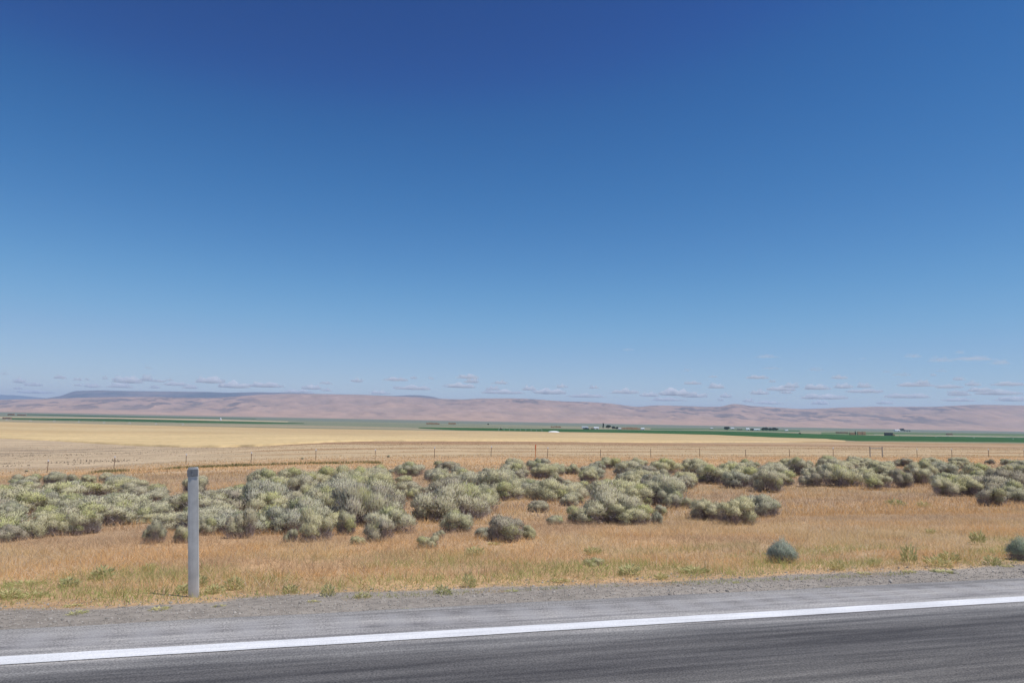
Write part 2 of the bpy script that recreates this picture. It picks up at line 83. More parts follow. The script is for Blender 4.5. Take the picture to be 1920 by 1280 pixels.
CLOUDS = [[10, 700, 18, 6, 1], [40, 714, 25, 8, 1], [65, 721, 30, 5, 1], [38, 728, 16, 4, 1], [115, 707, 26, 6, 1], [148, 711, 18, 5, 1], [166, 711, 10, 4, 1], [199, 708, 12, 6, 1], [278, 689, 17, 6, 1], [225, 711, 25, 10, 1], [243, 713, 50, 10, 1], [278, 709, 26, 11, 1], [300, 714, 30, 5, 1], [320, 712, 14, 4, 1], [150, 722, 16, 4, 1], [178, 723, 30, 7, 1], [230, 723, 44, 8, 1], [293, 725, 20, 6, 1], [395, 713, 52, 10, 1], [360, 725, 30, 7, 1], [440, 722, 64, 10, 1], [500, 722, 60, 8, 1], [588, 726, 38, 8, 1], [615, 731, 22, 5, 1], [612, 718, 26, 4, 1], [672, 713, 24, 7, 1], [713, 736, 36, 6, 1], [745, 711, 46, 6, 1], [777, 708, 16, 5, 1], [810, 709, 14, 4, 1], [780, 727, 74, 7, 1], [880, 706, 40, 8, 1], [886, 714, 28, 8, 1], [865, 723, 62, 8, 1], [940, 717, 28, 6, 1], [925, 728, 30, 7, 1], [945, 735, 80, 6, 1], [995, 728, 30, 8, 1], [1030, 734, 64, 9, 1], [1055, 724, 22, 7, 1], [1115, 726, 20, 5, 1], [1175, 734, 52, 8, 1], [1220, 740, 40, 7, 1], [1268, 736, 60, 11, 1], [1300, 741, 52, 8, 1], [1290, 693, 20, 6, 1], [1338, 706, 18, 3, 1], [1300, 718, 36, 5, 1], [1345, 724, 34, 8, 1], [1362, 742, 26, 7, 1], [1352, 749, 14, 5, 1], [1420, 707, 44, 6, 1], [1425, 736, 34, 7, 1], [1405, 751, 24, 6, 1], [1180, 655, 24, 4, 1], [1450, 690, 36, 4, 1], [1532, 692, 30, 7, 1], [1575, 707, 28, 7, 1], [1450, 715, 15, 4, 1], [1485, 723, 30, 9, 1], [1468, 729, 54, 7, 1], [1530, 726, 50, 9, 1], [1475, 735, 24, 6, 1], [1583, 724, 36, 8, 1], [1622, 723, 32, 8, 1], [1625, 733, 62, 7, 1], [1545, 744, 84, 8, 1], [1538, 755, 32, 7, 1], [1725, 742, 36, 8, 1], [1700, 743, 84, 6, 1], [1664, 696, 20, 4, 1], [1695, 702, 36, 5, 1], [1717, 667, 34, 6, 1], [1622, 672, 14, 3, 1], [1768, 674, 44, 8, 1], [1805, 660, 24, 6, 1], [1832, 672, 76, 6, 1], [1880, 679, 42, 8, 1], [1768, 695, 24, 4, 1], [1752, 703, 14, 4, 1], [1800, 710, 26, 6, 1], [1827, 720, 30, 7, 1], [1715, 721, 68, 7, 1], [1732, 717, 26, 7, 1], [1778, 725, 52, 5, 1], [1800, 738, 44, 8, 1], [1795, 735, 30, 6, 1], [1842, 731, 50, 7, 1], [1895, 720, 62, 6, 1], [1870, 736, 82, 8, 1], [1900, 748, 64, 8, 1], [1660, 755, 32, 5, 1], [1440, 668, 48, 5, 1], [560, 734, 60, 5, 1], [1100, 742, 70, 6, 1], [1250, 749, 60, 5, 1], [1440, 755, 50, 5, 1], [1800, 750, 60, 5, 1], [70, 735, 60, 5, 1], [330, 720, 40, 6, 1]]
CLOUD_D = 0.0042
HAZE_D = 4.7e-05
rng = np.random.default_rng(11)

# ---------------------------------------------------------------- helpers
def arr_mesh(name, V, F, cols=None, smooth=False):
    me = bpy.data.meshes.new(name); V = np.asarray(V, np.float32); F = np.asarray(F, np.int32)
    n = F.shape[1]; me.vertices.add(len(V)); me.vertices.foreach_set('co', V.ravel())
    me.loops.add(F.size); me.loops.foreach_set('vertex_index', F.ravel())
    me.polygons.add(len(F)); me.polygons.foreach_set('loop_start', np.arange(0, F.size, n, dtype=np.int32))
    me.polygons.foreach_set('loop_total', np.full(len(F), n, np.int32))
    if smooth: me.polygons.foreach_set('use_smooth', np.ones(len(F), bool))
    me.update(calc_edges=True)
    if cols is not None:
        a = me.color_attributes.new('tint', 'FLOAT_COLOR', 'POINT')
        cc = np.ones((len(V), 4), np.float32); cc[:, :3] = cols; a.data.foreach_set('color', cc.ravel())
    return me
def grid_faces(nr, nc):
    i = np.arange(nr-1)[:, None]*nc+np.arange(nc-1)[None]
    return np.stack([i, i+1, i+nc+1, i+nc], -1).reshape(-1, 4)
def obj(name, me, mat=None, parent=None):
    o = bpy.data.objects.new(name, me); COL.objects.link(o)
    if mat and me is not None and not me.materials: me.materials.append(mat)
    if parent: o.parent = parent
    return o
def tag(o, label=None, cat=None, group=None, kind=None):
    if label: o['label'] = label
    if cat: o['category'] = cat
    if group: o['group'] = group
    if kind: o['kind'] = kind
    return o
def empty(name, loc, rz=0): 
    o = bpy.data.objects.new(name, None); COL.objects.link(o); o.location = loc; o.rotation_euler[2] = rz
    o.empty_display_size = .2; return o
def gz(x, y): return float(height(x, y))
class MB:
    def __init__(s): s.v = []; s.f = []
    def box(s, c, d, rz=0):
        b = len(s.v); ca, sa = math.cos(rz), math.sin(rz)
        for z in (-.5, .5):
            for x, y in ((-.5,-.5),(.5,-.5),(.5,.5),(-.5,.5)):
                X, Y = x*d[0], y*d[1]; s.v.append((c[0]+X*ca-Y*sa, c[1]+X*sa+Y*ca, c[2]+z*d[2]))
        for q in ((0,3,2,1),(4,5,6,7),(0,1,5,4),(1,2,6,5),(2,3,7,6),(3,0,4,7)): s.f.append(tuple(b+i for i in q))
        return s
    def tube(s, pts, rad, n=6):
        pts = [Vector(p) for p in pts]; b = len(s.v)
        if not hasattr(rad, '__len__'): rad = [rad]*len(pts)
        for i, p in enumerate(pts):
            d = (pts[min(i+1, len(pts)-1)]-pts[max(i-1, 0)]).normalized()
            a = d.cross(Vector((0,0,1)) if abs(d.z) < .95 else Vector((1,0,0))).normalized(); c = d.cross(a)
            for k in range(n):
                t = k/n*2*math.pi; s.v.append(tuple(p+(a*math.cos(t)+c*math.sin(t))*rad[i]))
        for i in range(len(pts)-1):
            for k in range(n):
                s.f.append((b+i*n+k, b+i*n+(k+1)%n, b+(i+1)*n+(k+1)%n, b+(i+1)*n+k))
        s.f.append(tuple(b+k for k in range(n))); s.f.append(tuple(b+(len(pts)-1)*n+k for k in reversed(range(n))))
        return s
    def prism(s, pts, y0, y1):   # outline in x,z pushed along y
        b = len(s.v); n = len(pts)
        for y in (y0, y1):
            for x, z in pts: s.v.append((x, y, z))
        s.f.append(tuple(b+i for i in range(n))); s.f.append(tuple(b+n+i for i in reversed(range(n))))
        for i in range(n): s.f.append((b+i, b+n+i, b+n+(i+1)%n, b+(i+1)%n))
        return s
    def mesh(s, name, smooth=False):
        me = bpy.data.meshes.new(name); me.from_pydata(s.v, [], s.f)
        bm = bmesh.new(); bm.from_mesh(me); bmesh.ops.recalc_face_normals(bm, faces=bm.faces); bm.to_mesh(me); bm.free()
        if smooth:
            for p in me.polygons: p.use_smooth = True
        return me
    def build(s, name, mat, parent=None, smooth=False): return obj(name, s.mesh(name, smooth), mat, parent)

def mat(name, base=(.5,.5,.5), rough=.8, spec=.2, tint=False, noises=(), bump=None, rand=0, trans=0, metal=0, coords='Object'):
    """noises: (scale vec, detail, lo, hi) multipliers of the base colour"""
    m = bpy.data.materials.new(name); m.use_nodes = True; n = m.node_tree; L = n.links
    b = n.nodes['Principled BSDF']; b.inputs['Roughness'].default_value = rough
    b.inputs['Specular IOR Level'].default_value = spec; b.inputs['Metallic'].default_value = metal
    if tint:
        a = n.nodes.new('ShaderNodeAttribute'); a.attribute_name = 'tint'; cur = a.outputs['Color']
    else:
        a = n.nodes.new('ShaderNodeRGB'); a.outputs[0].default_value = (*base, 1); cur = a.outputs[0]
    tc = n.nodes.new('ShaderNodeTexCoord')
    for sc, det, lo, hi in noises:
        mp = n.nodes.new('ShaderNodeMapping'); mp.inputs['Scale'].default_value = sc if hasattr(sc, '__len__') else (sc,)*3
        L.new(tc.outputs[coords], mp.inputs[0]); nz = n.nodes.new('ShaderNodeTexNoise'); nz.inputs['Scale'].default_value = 1
        nz.inputs['Detail'].default_value = det; L.new(mp.outputs[0], nz.inputs['Vector'])
        mr = n.nodes.new('ShaderNodeMapRange'); mr.inputs[1].default_value = .3; mr.inputs[2].default_value = .7
        L.new(nz.outputs[0], mr.inputs[0])
        cm = n.nodes.new('ShaderNodeMix'); cm.data_type = 'RGBA'; cm.inputs[6].default_value = (*lo, 1) if hasattr(lo, '__len__') else (lo, lo, lo, 1)
        cm.inputs[7].default_value = (*hi, 1) if hasattr(hi, '__len__') else (hi, hi, hi, 1); L.new(mr.outputs[0], cm.inputs[0])
        mm = n.nodes.new('ShaderNodeMix'); mm.data_type = 'RGBA'; mm.blend_type = 'MULTIPLY'; mm.inputs[0].default_value = 1
        L.new(cur, mm.inputs[6]); L.new(cm.outputs[2], mm.inputs[7]); cur = mm.outputs[2]
    if rand:
        oi = n.nodes.new('ShaderNodeObjectInfo'); cr = n.nodes.new('ShaderNodeValToRGB')
        cr.color_ramp.elements[0].color = (*rand[0], 1); cr.color_ramp.elements[1].color = (*rand[-1], 1)
        for k, c in enumerate(rand[1:-1]):
            e = cr.color_ramp.elements.new((k+1)/(len(rand)-1)); e.color = (*c, 1)
        L.new(oi.outputs['Random'], cr.inputs[0]); mm = n.nodes.new('ShaderNodeMix'); mm.data_type = 'RGBA'; mm.blend_type = 'MULTIPLY'
        mm.inputs[0].default_value = 1; L.new(cur, mm.inputs[6]); L.new(cr.outputs[0], mm.inputs[7]); cur = mm.outputs[2]
    L.new(cur, b.inputs['Base Color'])
    if bump:
        nz = n.nodes.new('ShaderNodeTexNoise'); nz.inputs['Scale'].default_value = bump[0]; nz.inputs['Detail'].default_value = 6
        L.new(tc.outputs['Object'], nz.inputs['Vector']); bp = n.nodes.new('ShaderNodeBump'); bp.inputs['Strength'].default_value = bump[1]
        bp.inputs['Distance'].default_value = bump[2]; L.new(nz.outputs[0], bp.inputs['Height']); L.new(bp.outputs[0], b.inputs['Normal'])
    if trans:
        t = n.nodes.new('ShaderNodeBsdfTranslucent'); L.new(cur, t.inputs[0]); mx = n.nodes.new('ShaderNodeMixShader')
        mx.inputs[0].default_value = trans; L.new(b.outputs[0], mx.inputs[1]); L.new(t.outputs[0], mx.inputs[2])
        L.new(mx.outputs[0], n.nodes['Material Output'].inputs[0])
    return m
A = np.array
def lerp(a, b, t): return a+(b-a)*t
def mixc(a, b, t): return A(a)[None]*(1-t[:, None])+A(b)[None]*t[:, None] if np.ndim(a) == 1 else a*(1-t[:, None])+A(b)[None]*t[:, None]

# ---------------------------------------------------------------- ground
def verge(X): return 5.84+.34*(fbm(X/1.1, X*0+3, 3, 31)-.5)+.18*(fbm(X/4, X*0+7, 2, 33)-.5)+.12*sm(2, -3, -(-X))*0
rows = np.concatenate([[-400,-200,-90,-40,-20,-12,-8,-4,0,3,4.0], np.exp(np.linspace(math.log(4.4), math.log(21000), 760))])
tt = np.linspace(-1.15, 2.3, 560)
GX = (np.abs(rows)[:, None]+22)*tt[None]; GY = np.repeat(rows[:, None], len(tt), 1)
X, Y = GX.ravel(), GY.ravel(); Z = height(X, Y); Z = np.where(Y < 5.05, Z-.03*sm(5.05, 4.98, Y)-.03, Z)
c = np.zeros((len(X), 3)); n1 = fbm(X/3, Y/3, 4, 41); n2 = fbm(X/25, Y/25, 4, 43); n3 = fbm(X/.5, Y/.5, 3, 47)
c[:] = (.53, .35, .195)
c = mixc(c, (.48, .36, .23), np.clip((n1-.45)*4, 0, 1)*.7)
sage = sm(9, 12, Y)*(1-sm(32, 40, Y))
c = mixc(c, (.36, .27, .20), sage*.45)
c = mixc(c, (.31, .275, .235), 1-sm(-.03, .05, Y-verge(X)+(n3-.5)*.25))
mid = sm(58, 75, Y)
ly = np.log(np.clip(Y, 5, None))
bands = fbm(X/260+3, ly*11, 3, 51)+.2*(fbm(X/30, Y/30, 3, 53)-.5)
cm_ = mixc((.51, .385, .235), (.375, .24, .13), sm(.44, .58, bands))
leftw = sm(.02, -.12, -(-(X/np.clip(Y, 1, None))))*sm(48, 60, Y)
leftw = (1-sm(-.22, -.02, X/np.clip(Y, 1, None)))*sm(50, 68, Y)
cm_ = cm_*(1-leftw[:, None])+leftw[:, None]*mixc((.52, .40, .26), (.43, .325, .215), sm(.5, .68, fbm(X/14, Y/5, 4, 57)))
streak = leftw*sm(.56, .66, fbm(X/22, Y/7, 3, 59))*sm(150, 200, Y)*(1-sm(300, 380, Y))
cm_ = cm_*(1-.55*streak[:, None])+A((.15, .12, .10))[None]*.55*streak[:, None]
brown = sm(190, 240, Y)*(1-sm(420, 520, Y))*(1-leftw); cm_ = cm_*(1-.6*brown[:, None])+A((.36, .225, .135))[None]*.6*brown[:, None]
c = c*(1-mid[:, None])+cm_*mid[:, None]
val = sm(560, 800, Y); nv = fbm(X/400, Y/120, 4, 61); nv2 = fbm(X/2500, Y/500, 3, 63)
vc = mixc((.20, .215, .14), (.33, .28, .18), sm(.45, .62, nv)*sm(.4, .6, nv2))
vc = vc*(1-.75*sm(2300, 3200, Y)[:, None])+A((.165, .19, .15))[None]*.75*sm(2300, 3200, Y)[:, None]
vc = vc*(1-sm(5200, 6300, Y)[:, None])+A((.36, .25, .185))[None]*sm(5200, 6300, Y)[:, None]
c = c*(1-val[:, None])+vc*val[:, None]
ground_m = mat('ground_soil', tint=True, rough=.95, spec=.05, noises=[((.9,.9,.9), 6, .86, 1.14), ((.06,.1,.1), 8, .9, 1.1), ((14,14,14), 5, .78, 1.2)], bump=(22, .5, .03))
g = obj('ground', arr_mesh('ground', np.stack([X, Y, Z], 1), grid_faces(len(rows), len(tt)), c, True), ground_m)
tag(g, 'dry open ground running from the road verge to the hills', kind='structure')

# ---------------------------------------------------------------- road
xs = np.linspace(-120, 240, 1801)
def strip(name, y0f, y1f, z, m, nrow=3, zf=None):
    ys = [y0f(xs)*(1-t)+y1f(xs)*t for t in np.linspace(0, 1, nrow)]
    XX = np.tile(xs, nrow); YY = np.concatenate(ys); ZZ = np.full(len(XX), z)
    return obj(name, arr_mesh(name, np.stack([XX, YY, ZZ], 1), grid_faces(nrow, len(xs)), None), m)
road_m = bpy.data.materials.new('asphalt'); road_m.use_nodes = True
N = road_m.node_tree; L = N.links; B = N.nodes['Principled BSDF']; B.inputs['Roughness'].default_value = .85; B.inputs['Specular IOR Level'].default_value = .25
tc = N.nodes.new('ShaderNodeTexCoord'); sx = N.nodes.new('ShaderNodeSeparateXYZ'); L.new(tc.outputs['Object'], sx.inputs[0])
def nnoise(sc, det, lo=.3, hi=.7, rough=.55):
    mp = N.nodes.new('ShaderNodeMapping'); mp.inputs['Scale'].default_value = sc; L.new(tc.outputs['Object'], mp.inputs[0])
    z = N.nodes.new('ShaderNodeTexNoise'); z.inputs['Scale'].default_value = 1; z.inputs['Detail'].default_value = det; z.inputs['Roughness'].default_value = rough
    L.new(mp.outputs[0], z.inputs['Vector']); mr = N.nodes.new('ShaderNodeMapRange'); mr.inputs[1].default_value = lo; mr.inputs[2].default_value = hi
    L.new(z.outputs[0], mr.inputs[0]); return mr.outputs[0], z.outputs[0]
def rmix(f, a, b, bt='MIX'):
    q = N.nodes.new('ShaderNodeMix'); q.data_type = 'RGBA'; q.blend_type = bt
    for i, v in ((0, f), (6, a), (7, b)):
        if hasattr(v, 'is_linked'): L.new(v, q.inputs[i])
        else: q.inputs[i].default_value = v if i == 0 else (*v, 1)
    return q.outputs[2]
wob, _ = nnoise((.5, 2, 1), 4, 0, 1)
ad = N.nodes.new('ShaderNodeMath'); ad.operation = 'MULTIPLY_ADD'; L.new(wob, ad.inputs[0]); ad.inputs[1].default_value = .12; L.new(sx.outputs[1], ad.inputs[2])
rp = N.nodes.new('ShaderNodeMapRange'); L.new(ad.outputs[0], rp.inputs[0]); rp.inputs[1].default_value = 2.0; rp.inputs[2].default_value = 5.2
cr = N.nodes.new('ShaderNodeValToRGB'); L.new(rp.outputs[0], cr.inputs[0])
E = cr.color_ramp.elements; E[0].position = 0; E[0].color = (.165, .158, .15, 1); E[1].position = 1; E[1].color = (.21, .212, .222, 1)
for y, cc in ((2.7,(.14,.133,.124)),(3.2,(.155,.148,.138)),(3.7,(.098,.095,.094)),(4.05,(.102,.099,.098)),(4.28,(.19,.187,.183)),(4.45,(.325,.315,.305)),(4.62,(.325,.315,.305)),(4.85,(.29,.28,.27)),(5.1,(.25,.242,.23))):  # paler beside the edge line: dust, plus the line's flare halo painted in
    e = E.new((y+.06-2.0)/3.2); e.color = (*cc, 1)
st, _ = nnoise((.45, 11, 1), 8, .36, .64, .65); fine, fraw = nnoise((90, 120, 90), 3, .35, .65); pat, _ = nnoise((1.1, 2.6, 1), 5); 
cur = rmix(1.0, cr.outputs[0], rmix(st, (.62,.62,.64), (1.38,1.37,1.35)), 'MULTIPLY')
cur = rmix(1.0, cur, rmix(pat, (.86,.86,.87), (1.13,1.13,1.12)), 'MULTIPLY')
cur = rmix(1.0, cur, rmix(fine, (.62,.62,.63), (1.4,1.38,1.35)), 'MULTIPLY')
def mth(op, a, b=None, c_=None):
    q = N.nodes.new('ShaderNodeMath'); q.operation = op
    for i, v in enumerate((a, b, c_)):
        if v is None: continue
        if hasattr(v, 'is_linked'): L.new(v, q.inputs[i])
        else: q.inputs[i].default_value = v
    return q.outputs[0]
# milled rumble grooves in the shoulder, 0.3 m apart, dust in the grooves
def mrange(v, a, b): 
    q = N.nodes.new('ShaderNodeMapRange'); q.interpolation_type = 'SMOOTHSTEP'; L.new(v, q.inputs[0]); q.inputs[1].default_value = a; q.inputs[2].default_value = b; return q.outputs[0]
rum = mth('MULTIPLY', mrange(sx.outputs[1], 4.62, 4.70), mth('SUBTRACT', 1.0, mrange(sx.outputs[1], 4.93, 5.02)))
gro = mth('MULTIPLY', mth('MULTIPLY_ADD', mth('SINE', mth('MULTIPLY_ADD', sx.outputs[0], 20.94, mth('MULTIPLY', sx.outputs[1], 2.0))), .5, .5), rum)
cur = rmix(mth('MULTIPLY', gro, .5), cur, (.36, .35, .345))
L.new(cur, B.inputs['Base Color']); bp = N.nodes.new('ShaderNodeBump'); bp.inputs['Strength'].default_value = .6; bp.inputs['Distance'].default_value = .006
L.new(fraw, bp.inputs['Height']); L.new(bp.outputs[0], B.inputs['Normal'])
pav = lambda x: 5.10+.05*(fbm(x/.8, x*0, 4, 71)-.5)+.08*(fbm(x/5, x*0, 2, 73)-.5)
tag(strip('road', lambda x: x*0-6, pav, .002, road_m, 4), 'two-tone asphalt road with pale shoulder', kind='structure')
line_m = mat('road_paint', (.84, .84, .84), .6, .3, noises=[((1.5, 26, 1), 7, .84, 1.06), ((3, 3, 3), 5, .93, 1.03), ((110,140,110), 3, .80, 1.06)], bump=(120, .5, .005))
# worn edge line
ej = lambda x, s: .006*(fbm(x/.05, x*0, 2, s)-.5)+.02*(fbm(x/9, x*0, 2, 83)-.5)
tag(strip('road_marking', lambda x: 4.392+ej(x, 81), lambda x: 4.532+ej(x, 82), .006, line_m), 'white edge line painted on the asphalt', kind='structure')

# gravel verge stones
def ico(n):
    bm = bmesh.new(); bmesh.ops.create_icosphere(bm, subdivisions=n, radius=1); v = A([list(q.co) for q in bm.verts]); f = A([[q.index for q in p.verts] for p in bm.faces]); bm.free(); return v, f
iv, jf = ico(1)
ns = 22000; sx_ = rng.uniform(-5, 17, ns); sy_ = 5.06+rng.beta(1.2, 1.5, ns)*1.15
sr = rng.uniform(.0025, .007, ns)*(1+(rng.random(ns) < .03)*1.2)
sz = height(sx_, sy_)+sr*.1
V = iv[None]*sr[:, None, None]*rng.uniform(.6, 1.3, (ns, 1, 3))*rng.uniform(.8, 1.2, (ns, len(iv), 1))+np.stack([sx_, sy_, sz], 1)[:, None]
F_ = (jf[None]+np.arange(ns)[:, None, None]*len(iv)).reshape(-1, 3)
sc_ = mixc((.22, .20, .175), (.47, .43, .38), rng.random(ns)**1.5); sc_ = np.repeat(sc_, len(iv), 0)
tag(obj('gravel', arr_mesh('gravel', V.reshape(-1, 3), F_, sc_), mat('gravel_stone', tint=True, rough=.9)), 'grey gravel scattered along the edge of the asphalt', 'gravel', kind='stuff')

# ---------------------------------------------------------------- dry grass (uncountable)
def blades(x, y, h, wd, colr, lean=.5, z0=-.01):
    n = len(x); a = rng.uniform(0, 2*math.pi, n); z = height(x, y)+z0
    dx, dy = np.cos(a)*wd/2, np.sin(a)*wd/2; b = rng.uniform(0, 2*math.pi, n); l = h*lean*rng.random(n)
    V = np.empty((n, 3, 3)); V[:, 0] = np.stack([x-dx, y-dy, z], 1); V[:, 1] = np.stack([x+dx, y+dy, z], 1)
    V[:, 2] = np.stack([x+np.cos(b)*l, y+np.sin(b)*l, z+h], 1)
    return V.reshape(-1, 3), np.arange(n*3).reshape(-1, 3), np.repeat(colr, 3, 0)
def fan(n, y0, y1, p=1.0, t0=-.52, t1=1.5, off=3):
    y = y0+(y1-y0)*rng.random(n)**p; x = (y+off)*rng.uniform(t0, t1, n); return x, y
grass_m = mat('dry_grass_blade', tint=True, rough=.9, spec=.05, trans=.4)
parts = []
def patch_col(x, y, green=True):
    n = len(x); p = fbm(x/1.7, y/1.2, 3, 91); q = fbm(x/.6, y/.5, 2, 93); r_ = rng.random(n)
    c = mixc((.77, .50, .235), (.73, .55, .30), np.clip((p-.42)*4+.3*(r_-.5), 0, 1))
    c = mixc(c, (.70, .45, .22), sm(.5, .72, q)*.6)
    c = mixc(c, (.64, .54, .42), (r_ > .82)*.85); c = mixc(c, (.60, .44, .29), sm(.5, .64, fbm(x/2.6+9, y/1.1, 3, 94))*.75)
    if green:
        gw = (1-sm(6.5, 9.0, y))*sm(.47, .62, fbm(x/1.3, y/.35, 3, 95))+.8*(1-sm(6.0, 6.6, y))*sm(.40, .58, fbm(x/.7, y/.35, 3, 96))
        c = mixc(c, (.42, .44, .16), np.clip(gw*1.15, 0, 1)*(rng.random(n) < .8))
    return c*rng.uniform(.8, 1.15, (n, 1))
x, y = fan(260000, 5.5, 12.5); rib = (np.abs(y-5.66-.03*np.sin(x)) < .15*fbm(x/.8, y*0, 2, 111)) & (x > .2) & (x < 5.6); k = ((y > verge(x)+.12*(rng.random(len(x))-.35)) | rib) & (np.where(rib, 1, fbm(x/.35, y/.3, 2, 97))+.35*rng.random(len(x)) > .38); x, y = x[k], y[k]
hh = rng.uniform(.04, .125, len(x))*(.55+.8*fbm(x/.5, y/.5, 2, 98))*(.45+.55*sm(0, .5, y-verge(x)))
parts.append(blades(x, y, hh, rng.uniform(.003, .007, len(x)), patch_col(x, y), 1.9))
x, y = fan(210000, 12, 34); k = fbm(x/.6, y/.6, 2, 99)+.3*rng.random(len(x)) > .42; x, y = x[k], y[k]
parts.append(blades(x, y, rng.uniform(.06, .17, len(x)), rng.uniform(.008, .018, len(x)), patch_col(x, y, False), 1.6))
x, y = fan(70000, 32, 75); k = fbm(x/1.2, y/1.2, 2, 99)+.3*rng.random(len(x)) > .42; x, y = x[k], y[k]
cc = patch_col(x, y, False); cc = mixc(cc, (.86, .56, .28), sm(36, 44, y)*(1-sm(56, 64, y))*.7)
parts.append(blades(x, y, rng.uniform(.05, .16, len(x)), rng.uniform(.03, .07, len(x)), cc, 1.6))
# thin green growth in front of the left part of the fence
x = rng.uniform(-14, 4, 9000); y = 50+rng.normal(0, .9, 9000); k = fbm(x/2.2, y/.8, 3, 101) > .52; x, y = x[k], y[k]
parts.append(blades(x, y, rng.uniform(.1, .26, len(x)), rng.uniform(.02, .05, len(x)), mixc((.20, .20, .085), (.32, .29, .13), rng.random(len(x))), .7))
o_ = 0; VV, FF, CC = [], [], []
for v, f, c_ in parts: VV.append(v); FF.append(f+o_); CC.append(c_); o_ += len(v)
tag(obj('dry_grass', arr_mesh('dry_grass', np.concatenate(VV), np.concatenate(FF), np.concatenate(CC)), grass_m), 'orange dry grass covering the ground on both sides of the sagebrush', 'grass', kind='stuff')
x, y = fan(36000, 70, 330, .8); k = fbm(x/5, y/2.5, 3, 103)+.3*rng.random(len(x)) > .5; x, y = x[k], y[k]
lw = 1-sm(-.22, -.02, x/y); n_ = len(x); bd = fbm(x/260+3, np.log(y)*11, 3, 51)
cc = mixc((.57, .43, .265), (.44, .29, .165), sm(.44, .58, bd)); cc = cc*(1-lw[:, None])+lw[:, None]*mixc((.59, .46, .31), (.48, .37, .26), rng.random(n_))
v, f, c_ = blades(x, y, rng.uniform(.06, .18, n_), rng.uniform(.05, .14, n_)*y/110, cc*rng.uniform(.9, 1.2, (n_, 1)), 2.0)
tag(obj('stubble', arr_mesh('stubble', v, f, c_), grass_m), 'pale straw stubble on the open ground beyond the wire fence', 'stubble', kind='stuff')
# dark low brush streaks in the stubble on the left
x = np.concatenate([rng.uniform(-90, -30, 2600), rng.uniform(-40, -22, 500)]); y = np.concatenate([180+(x[:2600]+75)*-.15+rng.normal(0, 22, 2600), 92+rng.normal(0, 5, 500)])
k = fbm(x/7, y/9, 4, 107) > .57; x, y = x[k], y[k]; n_ = len(x)
v, f, c_ = blades(x, y, rng.uniform(.08, .26, n_), rng.uniform(.08, .22, n_), mixc((.30, .25, .19), (.44, .35, .25), rng.random(n_)), .5)
tag(obj('low_brush', arr_mesh('low_brush', v, f, c_), grass_m), 'dark low brush streaking the pale stubble far left', 'brush', kind='stuff')

# ---------------------------------------------------------------- crop fields
def field(name, quads, canopy, m, label, nsub=14, colf=None, structure=False):
    q = A(quads, float); fx, fy, nx, ny = q.T
    ts = np.linspace(0, 1, nsub)**1.6
    XX = nx[None]*(1-ts[:, None])+fx[None]*ts[:, None]; YY = ny[None]*(1-ts[:, None])+fy[None]*ts[:, None]
    ZZ = height(XX, YY)+canopy+(.12*canopy)*(fbm(XX/9, YY/9, 3, 131)-.5)
    top = np.stack([XX, YY, ZZ], -1); skirt = top[:1].copy(); skirt[..., 2] -= canopy+.4; kk = 1-2.0/np.hypot(skirt[..., 0], skirt[..., 1]); skirt[..., 0] *= kk; skirt[..., 1] *= kk
    P = np.concatenate([skirt, top, top[-1:]-A([0, 0, canopy+.4])])
    P = P.reshape(-1, 3); c_ = colf(P[:, 0], P[:, 1]) if colf else None
    o = obj(name, arr_mesh(name, P, grid_faces(nsub+2, len(q)), c_), m)
    return tag(o, label, kind='structure' if structure else 'stuff', cat=None if structure else 'crop')
def densify(q, k):
    q = A(q, float); t = np.linspace(0, len(q)-1, len(q)*k); return np.stack([np.interp(t, np.arange(len(q)), q[:, i]) for i in range(4)], 1)
wheat_m = mat('ripe_wheat', tint=True, rough=.9, spec=.05, trans=0, noises=[((.02,.05,.05), 8, .9, 1.1), ((.4,.12,.4), 6, .9, 1.1)])
wq = densify(FIELDS['wheat'], 4)
def wcol(x, y):
    d = np.hypot(x, y); t = sm(.35, .65, fbm(x/240, y/60, 4, 141)); nearb = 1-sm(430, 640, y)
    return mixc(mixc((.50, .36, .19), (.55, .415, .225), t), (.64, .48, .25), nearb*.7)
field('wheat_field', wq, .7, wheat_m, 'ripe golden wheat field across the middle distance', 22, wcol)
green_m = mat('green_crop', tint=True, rough=.9, spec=.05, noises=[((.01,.03,.03), 8, .85, 1.15)])
def gcol(a, b): return lambda x, y: mixc(a, b, sm(.4, .6, fbm(x/150, y/40, 3, 151)))
field('alfalfa_field', densify(FIELDS['green_c'], 3), .55, green_m, 'wide deep green irrigated field beyond the wheat, centre to right', 12, gcol((.030, .095, .022), (.042, .115, .03)))
field('alfalfa_field', densify(FIELDS['green_l'], 3), .5, green_m, 'long dark green irrigated field behind the left half of the wheat', 6, gcol((.03, .09, .025), (.04, .105, .03)))
field('alfalfa_field', FIELDS['green_u'], .5, green_m, 'thin distant dark green field line below the hills at left', 5, gcol((.03, .085, .03), (.04, .10, .035)))
field('alfalfa_field', densify(FIELDS['green_r'], 2), .5, green_m, 'lighter green field behind the pale farm track at right', 6, gcol((.10, .16, .06), (.13, .18, .08)))
field('alfalfa_field', FIELDS['green_m'], .5, green_m, 'mid green distant field strip between the two farms', 5, gcol((.05, .13, .05), (.07, .15, .06)))
straw_m = mat('straw_field', tint=True, rough=.9, spec=.05, noises=[((.02,.03,.03), 6, .9, 1.1)])
field('stubble_field', FIELDS['pale_l'], .3, straw_m, 'pale straw strip between two green fields at left', 5, gcol((.48, .38, .24), (.52, .42, .27)))
field('farm_track', FIELDS['road'], .3, straw_m, 'pale dirt farm track behind the green field at right', 4, gcol((.50, .42, .30), (.54, .45, .33)), True)

